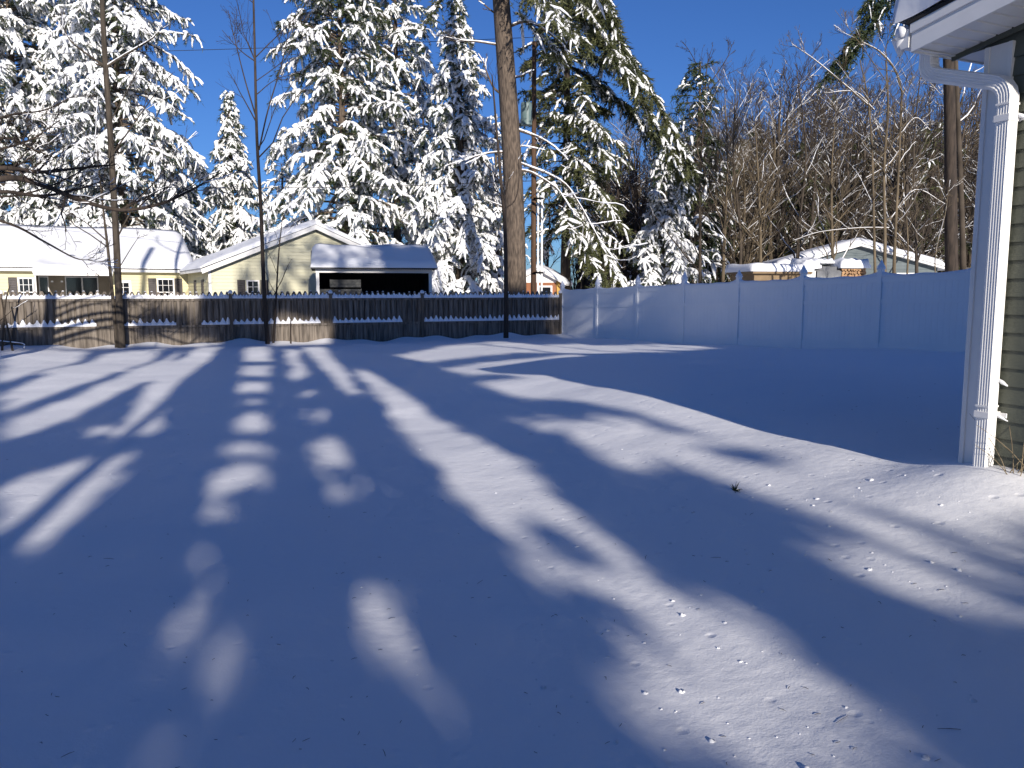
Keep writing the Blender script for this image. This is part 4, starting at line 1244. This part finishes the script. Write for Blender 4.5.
def bare_mesh(rng, H, r0, n1=12, n2=5, n3=5, n4=0, lean=0.0, smin=.3, ang=(28, 60), rmin=.007, lf=.36, snowf=.5, sadd=.012, bias=.25, wig=.05, n4r=None):
    N = 9; s = np.linspace(0, 1, N)
    w_ = np.cumsum(rng.normal(0, .012 * H, (N, 2)), axis=0); w_ -= w_[:1]
    c = np.column_stack([w_[:, 0] * s + lean * s, w_[:, 1] * s, -.5 + (H + .5) * s])[None]
    r = (r0 * (1 - s) ** .75 + .012)[None]
    wd, sn = MB(), MB()
    wd.tubes(c, r, 8, up=(0, 1, 0))
    c1, r1 = spawn(rng, c, r, n1, smin, ang, lf, bias, 6, rmin * 1.6, .5, wig)
    wd.tubes(c1, r1, 5); snow_on(sn, rng, c1, r1, snowf, sadd, .7)
    c2, r2 = spawn(rng, c1, r1, n2, .15, (25, 60), .5, bias * .8, 5, rmin * 1.2, .6, wig)
    wd.tubes(c2, r2, 4); snow_on(sn, rng, c2, r2, snowf, sadd * .8, .6)
    if n3:
        c3, r3 = spawn(rng, c2, r2, n3, .1, (22, 55), .5, bias * .6, 4, rmin, .65, wig)
        wd.tubes(c3, r3, 3); snow_on(sn, rng, c3, r3, snowf * .35, sadd * .6, .5)
        if n4:
            c4, r4 = spawn(rng, c3, r3, n4, .2, (20, 50), .55, bias * .4, 3, rmin * .8, .7, wig)
            wd.tubes(c4, r4, 3)
    return wd, sn

# the bare woods at the right: eight kinds of tree, repeated
protos = []
for i in range(8):
    rng = np.random.default_rng(300 + i)
    H = (13, 15, 11, 14, 9, 12, 16, 7)[i]
    wd, sn = bare_mesh(rng, H, .09 + .008 * H, n1=(16, 14, 18, 15, 18, 16, 14, 20)[i], n2=6, n3=6, smin=(.25, .4, .15, .35, .1, .2, .45, .05)[i], rmin=.011, lf=.34, snowf=.42, sadd=.005)
    mt = M[('bark_brown', 'bark_brown', 'bark_tan', 'bark_dark')[i % 4]]
    root = thing('bare_tree', (0, 0, 0), 'bare brown leafless tree of the woods beyond the white fence', 'tree', 'bare trees of the far woods')
    wd.obj('trunk', mt, root, smooth=True); sn.obj('snow', M['snow_tree'], root, smooth=True)
    protos.append(root)
rng = np.random.default_rng(77)
spots = []
for i in range(125):
    Y = 54 + 34 * (i / 125.0) + rng.uniform(-2, 2)
    px = rng.uniform(590, 985)
    if px < 690: Y = max(Y, 62)
    spots.append((px, Y))
for i in range(14): spots.append((rng.uniform(380, 600), rng.uniform(66, 85)))
top_line = lambda px: np.interp(px, [380, 590, 610, 660, 700, 745, 790, 830, 880, 960], [190, 170, 138, 138, 125, 108, 90, 105, 100, 90])
for i, (px, Y) in enumerate(spots):
    o = protos[i % 8]
    H0 = (13, 15, 11, 14, 9, 12, 16, 7)[i % 8]
    want = EYE + (291.4 - top_line(px)) / 800 * Y * rng.uniform(.72, 1.03)
    sc = float(np.clip(want / H0, .5, 1.5))
    b = gp(px, Y); b[2] = -.2
    if i < 8:
        o.location = tuple(b); o.rotation_euler = (0, 0, rng.uniform(0, 6.28)); o.scale = (sc,) * 3
    else: copy_thing(o, b, rng.uniform(0, 6.28), sc)
# the wood's tangle of underbrush and far twigs
wd = MB(); rng = np.random.default_rng(78)
n = 2600
px = rng.uniform(575, 1000, n); Y = rng.uniform(66, 98, n)
u = (px - 512) / 800
b = np.column_stack([u * Y, Y, np.full(n, -.3)])
Hh = (EYE + (291.4 - np.interp(px, [575, 600, 660, 745, 790, 830, 880, 1000], [200, 165, 150, 118, 100, 110, 100, 95])) / 800 * Y) * rng.uniform(.35, 1.0, n)
s = np.linspace(0, 1, 5)
c = b[:, None] + np.stack([np.zeros((n, 5)), np.zeros((n, 5)), Hh[:, None] * s], -1) + np.cumsum(rng.normal(0, .28, (n, 5, 3)) * (1, 1, .1), axis=1)
r = rng.uniform(.025, .09, n)[:, None] * np.linspace(1, .25, 5)
wd.tubes(c, r, 4, up=(0, 1, 0))
c1, r1 = spawn(rng, c[:1500], r[:1500], 9, .3, (25, 60), .22, .3, 3, .012, .5, .06)
wd.tubes(c1, r1, 3)
tag(wd.obj('far_wood', M['bark_dark']), 'dense brown tangle of leafless trunks and twigs behind the nearer bare trees', 'woods', kind='stuff')

# ------------------------------------------------------------------ single trees in and behind the yard
def limb(pts, r0, r1):
    p = np.array(pts, float)
    # smooth resample (Catmull-Rom)
    n = len(p); P = np.concatenate([[2 * p[0] - p[1]], p, [2 * p[-1] - p[-2]]]); out = []
    for i in range(n - 1):
        a, b_, c_, d = P[i:i + 4]
        for t in np.linspace(0, 1, 6)[:-1]:
            out.append(.5 * ((2 * b_) + (c_ - a) * t + (2 * a - 5 * b_ + 4 * c_ - d) * t * t + (3 * b_ - a - 3 * c_ + d) * t ** 3))
    out.append(p[-1]); out = np.array(out)
    return out, np.linspace(r0, r1, len(out))
def resample(c, N):
    s = np.linspace(0, len(c) - 1.001, N); i = s.astype(int); f = (s - i)[:, None]
    return c[i] * (1 - f) + c[i + 1] * f
def drawn_tree(name, label, base, stems, mat_, seed, twig=(4, 4), snowf=.3, sadd=.008, rmin=.005, cat='tree', lf=.4, n1=8, smin=.35, bias=.25, root=None, up_only=False, ang=(28, 60)):
    """stems: list of (points, r0, r1, sprouts branches?, snow?)"""
    rng = np.random.default_rng(seed)
    if root is None: root = thing(name, base, label, cat)
    wd, sn = MB(), MB()
    for st in stems:
        pts, ra, rb, n_ = st[:4]
        c, r = limb(pts, ra, rb)
        wd.tubes(c, r, 8 if ra > .04 else 6, up=(0, 0, 1) if abs(c[-1, 2] - c[0, 2]) < np.linalg.norm(c[-1] - c[0]) * .6 else (0, 1, 0))
        if len(st) > 4 and st[4]:
            cs = c.copy(); cs[:, 2] += r * .75; sn.tubes(cs, r * .6 + sadd * rng.uniform(.3, 1.4, len(r)), 6, jit=.2, rng=rng)
        if n_:
            C1 = resample(c, 9)[None]; R1 = np.interp(np.linspace(0, 1, 9), np.linspace(0, 1, len(r)), r)[None]
            c1, r1 = spawn(rng, C1, R1, n_, smin, ang, lf, bias, 6, rmin * 1.5, .5, .05)
            wd.tubes(c1, r1, 5); snow_on(sn, rng, c1, r1, snowf, sadd, .7)
            c2, r2 = spawn(rng, c1, r1, twig[0], .15, (25, 55), .5, bias, 5, rmin, .6, .05)
            wd.tubes(c2, r2, 4); snow_on(sn, rng, c2, r2, snowf * .6, sadd * .7, .6)
            if twig[1]:
                c3, r3 = spawn(rng, c2, r2, twig[1], .15, (25, 55), .5, bias, 4, rmin * .8, .65, .05)
                wd.tubes(c3, r3, 3)
    wd.obj('trunk', M[mat_], root, smooth=True)
    if sn.n: sn.obj('snow', M['snow_tree'], root, smooth=True)
    return root

# sapling pair in front of the wooden fence
Ys = 26.6
A = lambda px, py, dy=0: at(px, py, Ys + dy)
drawn_tree('bare_maple', 'straight bare tree with twin stems before the left end of the wooden fence', A(121, 348),
    [([A(122, 352), A(119, 300), A(116, 235), A(110, 130), A(104, 40), A(100, -60), A(99, -130)], .13, .06, 0),
     ([A(117, 350), A(113, 300), A(108, 250), A(105, 225), A(100, 180), A(97, 150)], .065, .018, 7),
     ([A(105, 68), A(125, 55), A(150, 40), A(158, 32)], .05, .015, 4, True), ([A(105, 66), A(88, 55), A(70, 40), A(60, 20)], .04, .012, 5),
     ([A(112, 155), A(140, 115), A(165, 80)], .03, .01, 5), ([A(111, 120), A(125, 95), A(138, 70)], .025, .01, 4), ([A(116, 240), A(135, 205), A(160, 175), A(175, 150)], .03, .008, 5),
     ([A(106, 240), A(85, 222), A(68, 212)], .025, .008, 3), ([A(118, 270), A(130, 250), A(140, 235)], .02, .006, 3)], 'bark_mid', 41, n1=6, lf=.5)
# slim tree left of the gable
Ys = 28.2
drawn_tree('bare_ash', 'slim dark bare tree before the fence in line with the left slope of the gable', A(268, 344),
    [([A(268, 349), A(264, 290), A(261, 210), A(257, 140), A(255, 60), A(253, -20), A(252, -70)], .085, .02, 16),
     ([A(259, 150), A(268, 110), A(280, 70), A(287, 40), A(292, 10)], .03, .008, 8), ([A(257, 120), A(245, 80), A(235, 40), A(228, 10)], .028, .008, 8), ([A(256, 62), A(240, 50), A(222, 30)], .022, .007, 6),
     ([A(262, 205), A(275, 185), A(296, 150)], .02, .006, 5), ([A(256, 95), A(275, 80), A(300, 72)], .018, .006, 5)], 'bark_dark', 42, lf=.36, smin=.4, twig=(4, 3), snowf=.0, bias=.14, ang=(35, 72))
Ys = 28.6
drawn_tree('sapling', 'thin dark sapling just right of the slim bare tree', A(274, 344), [([A(273, 348), A(276, 300), A(279, 250), A(283, 215)], .045, .012, 6)], 'bark_dark', 43, lf=.3, twig=(3, 0), snowf=.1)
drawn_tree('fence_stick', 'short dark stick standing in the snow near the slim bare tree', A(291, 345), [([A(291, 348), A(290.5, 330), A(291, 318)], .035, .02, 0)], 'bark_dark', 44, cat='stick')
# leaning poles at far left
Ys = 25.2
drawn_tree('leaning_pole', 'left pole of the crossed brown poles by the fence at far left', A(0, 350), [([A(2, 352), A(4, 320), A(6, 300), A(10, 285)], .04, .02, 0)], 'bark_brown', 45, cat='pole')
drawn_tree('leaning_pole', 'right pole of the crossed brown poles by the fence at far left', A(12, 350), [([A(13, 352), A(7, 325), A(1, 298)], .04, .02, 0)], 'bark_brown', 46, cat='pole')
drawn_tree('fallen_branch', 'snow topped low branch lying by the crossed poles at far left', A(8, 340), [([A(-12, 340), A(5, 342), A(23, 344), A(24, 349)], .03, .012, 0, True), ([A(-5, 325), A(10, 312), A(22, 300)], .015, .006, 2)], 'bark_brown', 47, cat='branch', twig=(2, 0))
# dark boughs coming in from the left, from a tree just outside the picture
Ys = 17.0
root = drawn_tree('overhanging_tree', 'dark bare boughs reaching in from the left edge across the snowy pines', A(-95, 460),
    [([A(-95, 480), A(-95, 300), A(-90, 150), A(-85, -50), A(-80, -250)], .22, .13, 0),
     ([A(-92, 215), A(-40, 190), A(10, 178), A(45, 186), A(80, 200), A(120, 210), A(160, 204), A(195, 188), A(222, 172)], .08, .014, 14),
     ([A(-92, 200), A(-40, 178), A(0, 168), A(40, 172), A(80, 168), A(110, 165)], .075, .014, 14),
     ([A(-92, 230), A(-40, 206), A(0, 192), A(40, 196), A(75, 190), A(100, 182)], .06, .012, 12), ([A(-92, 190), A(-50, 165), A(-10, 152), A(30, 140), A(60, 120)], .05, .01, 12),
     ([A(-91, 175), A(-40, 150), A(5, 138), A(35, 150), A(55, 158)], .04, .010, 9), ([A(-91, 160), A(-30, 130), A(10, 115), A(45, 110), A(75, 95)], .035, .008, 9),
     ([A(-93, 240), A(-40, 215), A(10, 224), A(45, 242), A(75, 258), A(92, 260)], .04, .008, 6), ([A(-93, 225), A(-30, 200), A(20, 195), A(60, 182), A(100, 160)], .035, .008, 9)],
    'bark_dark', 48, lf=.3, smin=.4, twig=(5, 3), snowf=.22, sadd=.006, bias=.15)  # shade on these boughs is put into the dark bark colour
# the big brown trunk
YB = 35.6
Ys = YB
root = drawn_tree('big_pine', 'massive brown pine trunk standing behind the fence in the middle', A(517, 333),
    [([A(517, 346), A(516, 300), A(515, 240), A(513, 180), A(509, 110), A(504, 40), A(499, -30), A(494, -110), A(490, -200)], .50, .30, 0),
     ([A(511, 128), A(524, 132), A(540, 138), A(556, 148), A(568, 160)], .07, .02, 5, True), ([A(515, 170), A(530, 172), A(548, 182), A(560, 192), A(575, 215)], .06, .015, 5, True),
     ([A(508, 152), A(490, 153), A(470, 158), A(445, 166)], .05, .015, 4, True), ([A(507, 97), A(494, 88), A(486, 70), A(483, 60)], .06, .015, 4),
     ([A(504, 46), A(480, 42), A(460, 40), A(438, 35)], .05, .015, 5, True), ([A(514, 150), A(524, 146), A(545, 150)], .035, .012, 3, True), ([A(508, 80), A(520, 76), A(532, 70)], .05, .02, 3, True),
     ([A(505, 28), A(530, 22), A(560, 42), A(568, 55)], .07, .02, 5, True), ([A(515, 212), A(500, 205), A(486, 200)], .03, .01, 3, True), ([A(502, 18), A(488, 8), A(480, 0)], .05, .02, 3),
     ([A(512, 160), A(560, 180), A(580, 205), A(600, 240), A(622, 268)], .05, .015, 6, True)], 'bark', 49, lf=.4, smin=.3, twig=(3, 2), snowf=.6, sadd=.02, rmin=.008)
ex = arch(0, [(at(499, -30, YB), at(600, -5, YB - 3), .35, .3), (at(497, -60, YB), at(560, 30, YB - 4), .5, .3), (at(497, -60, YB), at(430, 20, YB - 2), .4, .4), (at(500, -20, YB), at(582, 42, YB - 2), .4, .35), (at(498, -50, YB), at(610, -25, YB + 2), .3, .25), (at(494, -110, YB), at(450, -10, YB - 3), .5, .3), (at(502, 5, YB), at(560, 60, YB + 1), .35, .4)])
rng = np.random.default_rng(50)
nd, sn = fingers(rng, ex, 16, nl=.26, nn=22, nw=.024, sr=(.05, .10))
nd.obj('crown', M['needles_olive'], root); sn.obj('snow_load', M['snow_tree'], root, smooth=True)
# slender stem in front of the fence beside it
Ys = 30.6
drawn_tree('bare_ash', 'slender dark stem in front of the fence, overlapping the left edge of the big trunk', A(506, 334),
    [([A(506, 338), A(506, 300), A(505, 230), A(500, 170), A(495, 110), A(492, 75)], .10, .02, 6), ([A(506, 208), A(515, 200), A(519, 180), A(518, 150)], .03, .01, 3)], 'bark_dark', 51, lf=.22, twig=(3, 2), snowf=.2)

# tan multi-stemmed tree behind the vinyl fence
Ys = 31.0
drawn_tree('bare_birch', 'tan bare tree with several thin snowy stems beyond the white fence near the downspout', A(886, 300),
    [([A(884, 310), A(885, 240), A(884, 170), A(888, 110), A(886, 60)], .075, .03, 9), ([A(893, 310), A(895, 240), A(899, 160), A(902, 90)], .075, .03, 9),
     ([A(876, 310), A(874, 230), A(872, 150), A(868, 100), A(860, 60)], .06, .02, 9), ([A(902, 92), A(895, 70), A(880, 52), A(862, 42)], .045, .02, 5, True),
     ([A(868, 105), A(845, 85), A(815, 60), A(792, 44)], .035, .010, 6, True), ([A(874, 110), A(855, 92), A(825, 93)], .03, .01, 5, True),
     ([A(885, 80), A(868, 55), A(850, 30), A(835, 10)], .02, .006, 6), ([A(897, 140), A(915, 118), A(930, 130)], .03, .01, 4, True), ([A(900, 150), A(888, 165), A(866, 178)], .04, .02, 2, True), ([A(889, 228), A(860, 228), A(820, 232), A(795, 240)], .025, .008, 6, True),
     ([A(890, 220), A(915, 190), A(945, 204)], .03, .01, 5, True), ([A(905, 310), A(908, 250), A(905, 200)], .045, .02, 6), ([A(940, 310), A(935, 260), A(945, 215), A(950, 180)], .03, .01, 5, True)],
    'bark_tan', 52, lf=.34, smin=.3, twig=(5, 4), snowf=.4, sadd=.004, rmin=.006)
Ys = 44
for k, (px, pt) in enumerate(((700, 110), (722, 90), (738, 80), (760, 120), (800, 70), (835, 100), (917, 60))):
    drawn_tree('bare_tree', ['slim bare brown stem rising just right of the snow plastered spruce', 'straight bare stem, second to the right of the snow plastered spruce', 'tan bare trunk standing left of the tan shed', 'low twiggy bare tree directly behind the tan shed', 'tall bare twiggy tree over the left slope of the grey house', 'bare twiggy tree over the peak of the grey house', 'bare tree close left of the dark thick trunk'][k],
        A(px, 300), [([A(px, 306), A(px + 3 * math.sin(k), 240), A(px + 6 * math.sin(k * 2), (240 + pt) / 2), A(px + 5 * math.cos(k), pt)], .11, .02, 18)], ('bark_brown', 'bark_tan')[k % 2], 60 + k, lf=.34, smin=.15, twig=(6, 5), snowf=.35, sadd=.006, rmin=.007)
Ys = 56
drawn_tree('bare_tree', 'bare tree whose fan of thin twigs shows over the top of the dark green pine', A(704, 300), [([A(703, 306), A(704, 200), A(705, 110), A(706, 72)], .10, .04, 0), ([A(705, 90), A(698, 68), A(690, 52), A(683, 42)], .04, .012, 6), ([A(705, 85), A(708, 62), A(713, 45)], .04, .012, 6), ([A(705, 90), A(718, 72), A(728, 56), A(732, 44)], .04, .012, 6), ([A(705, 95), A(722, 78), A(740, 68)], .035, .012, 6)], 'bark_dark', 71, lf=.35, smin=.3, twig=(3, 2), snowf=.0, rmin=.010)
# thick dark pine trunk near the downspout with a drooping dark bough
Ys = 33.0
root = drawn_tree('dark_pine', 'thick dark pine trunk left of the downspout with one drooping dark bough high up', A(951, 300),
    [([A(952, 310), A(951, 220), A(950, 130), A(948, 40), A(945, -60), A(942, -140)], .27, .16, 0)], 'bark_dark', 53)
ex = arch(0, [(at(945, -75, 33), at(831, 74, 31.5), .22, .12), (at(945, -60, 33), at(850, 58, 31.2), .2, .10), (at(944, -60, 33), at(905, 15, 30.5), .4, .1), (at(944, -85, 33), at(868, 5, 32), .3, .1)])
nd, sn = fingers(np.random.default_rng(54), ex, 34, nl=.2, nn=22, nw=.022, fl=(.2, .5), sr=(.03, .06), droop=(.5, 1.4))
nd.obj('crown', M['needles'], root); sn.obj('snow_load', M['snow_tree'], root, smooth=True)
drawn_tree('bare_tree', 'brown straight trunk touching the right side of the thick dark pine trunk', at(961, 300, 34), [([at(964, 310, 34), at(962, 220, 34), at(958, 120, 34), at(955, 40, 34), at(953, -40, 34)], .13, .07, 10, False)], 'bark_brown', 55, lf=.25, twig=(4, 3), snowf=.5, sadd=.015)

# ------------------------------------------------------------------ small things on the snow
p0 = np.array([1.60, 5.62]); z0 = gh(*p0)
root = thing('pine_seedling', (p0[0], p0[1], z0), 'tiny green pine sprig poking out of the lit snow', 'plant')
w = MB(); rng = np.random.default_rng(9)
for k in range(26):
    an = rng.random() * 6.28; el = rng.uniform(.35, 1.35); L = rng.uniform(.05, .095)
    d = np.array([math.cos(an) * math.cos(el), math.sin(an) * math.cos(el), math.sin(el)])
    s = np.linspace(0, 1, 4)[:, None]
    p = np.array([p0[0], p0[1], z0 - .008]) + d * L * s - np.array([0, 0, .3]) * L * s ** 2 * math.cos(el)
    w.tubes(p, np.array([.0028, .003, .002, .0006]), 4)
w.obj('needles', M['needles'], root)
# crumbs of snow fallen from the trees, and needle litter
w = MB(); rng = np.random.default_rng(10)
for k in range(230):
    if k < 150: y = 2.3 + 3.4 * rng.random() ** 1.3; x = rng.uniform(.1, 2.6) * (y / 4.2)
    else: y = rng.uniform(2.4, 9); x = rng.uniform(-.55, .55) * y
    r = .004 + .011 * rng.random() ** 4
    z = gh(x, y)
    n = 5
    zz = z + np.array([-.6, .1, .4, .62, .68]) * r * .8; rr = np.array([1, 1.1, .85, .45, .05]) * r
    w.tubes(np.stack([np.full(n, x) + rng.normal(0, .15 * r, n), np.full(n, y), zz], -1), rr, 7, up=(0, 1, 0), jit=.2, rng=rng)
tag(w.obj('snow_crumbs', M['snow_roof'], smooth=True), 'small crumbs of snow fallen from the trees onto the yard', 'snow', kind='stuff')
w = MB()
for k in range(260):
    y = 2.3 + 8 * rng.random() ** 1.8; x = rng.uniform(-.65, .6) * y
    an = rng.random() * 3.14; L = rng.uniform(.008, .03) * (1 if k % 9 else 2.4)
    d = np.array([math.cos(an), math.sin(an)]) * L; m = np.array([x, y]); q = m + d; mm = m + d * .5 + rng.normal(0, .002, 2)
    w.tubes(np.array([[m[0], m[1], gh(*m) + .003], [mm[0], mm[1], gh(*mm) + .005], [q[0], q[1], gh(*q) + .003]]), np.array([.0008, .0012, .0006]), 4)
tag(w.obj('needle_litter', M['bark_dark']), 'dark needles and twig bits scattered on the snow', 'litter', kind='stuff')

# ------------------------------------------------------------------ the pines behind the viewer out of view, crowns shaped to cast the yard's shade pattern
rngk = np.random.default_rng(500)
keep = lambda p: shaded(p, rngk)
SHADE = ((-13.6, 15), (-11.4, 11), (-9.2, 15.5), (-7.0, 10.5), (-4.9, 15), (-2.8, 11), (-.7, 16), (1.4, 11.5), (3.5, 16.5), (5.6, 12), (7.7, 16), (9.8, 11.5), (11.9, 16), (14.0, 12), (16.1, 16), (18.2, 12))
# each trunk stands where its own shadow joins the dark bands
def settle(w_, D):
    best = min(np.arange(w_ - .95, w_ + .96, .05), key=lambda x: LIT[int((0 - GK0) / GS):int((kmax(x) - GK0) / GS), int((x - .15 - GW0) / GS):int((x + .2 - GW0) / GS)].mean() + .01 * abs(x - w_))
    return float(best)
SHADE = tuple((settle(a, d), d) for a, d in SHADE)
# sprigs added to close each crown where shade must fall, clearings left open
fw, fk = np.meshgrid(np.arange(-13.5, 19, .10), np.arange(1.5, 59, .28))
fw = fw.ravel() + rngk.uniform(-.07, .07, fw.size); fk = fk.ravel() + rngk.uniform(-.2, .2, fk.size)
fi = np.argmin(np.abs(fw[:, None] - np.array([a for a, _ in SHADE])) + rngk.normal(0, .35, (fw.size, len(SHADE))), axis=1)
fD = np.array([d for _, d in SHADE])[fi] + rngk.normal(0, .8, fw.size)
fh = (fk + fD) * TAN
fp = TW * fw[:, None] + TS * fD[:, None] + np.array([0, 0, 1.]) * fh[:, None]
fs = shaded(fp, rngk) & (fh > 1.2)
def filler(i, mb):
    c = fp[fs & (fi == i)]; n = 12
    d = rngk.normal(size=(len(c), n, 3)); d /= np.linalg.norm(d, axis=2, keepdims=True)
    sd = np.cross(d, rngk.normal(size=d.shape)); sd /= np.linalg.norm(sd, axis=2, keepdims=True)
    b = c[:, None] + rngk.normal(0, .05, d.shape); L = rngk.uniform(.10, .18, (len(c), n, 1))
    v = np.stack([b - d * L * .5 - sd * .045, b - d * L * .5 + sd * .045, b + d * L], 2).reshape(-1, 3)
    mb.add(v, None, np.arange(len(v)).reshape(-1, 3))
for i, (w_, D) in enumerate(SHADE):
    b = TW * w_ + TS * D; b[2] = 0
    Ht = float((max(kmax(w_ + x) for x in (-1.5, 0, 1.5)) + D + 2) * TAN + 1.0)
    pine('shade_pine', b, Ht, 3.0, 1.0, int(Ht * 8), 'tall dense pine behind the viewer shading the yard', 510 + i, per=9, snow=.3, group='pines behind the viewer', r0=.11, fill=lambda mb, i=i: filler(i, mb),
         shape=lambda t: .6 + .4 * np.sin(math.pi * np.clip(t * .8 + .25, 0, 1)), nl=.17, nn=12, nw=.035, sr=(.05, .08), fl=(.25, .6), keep=keep)
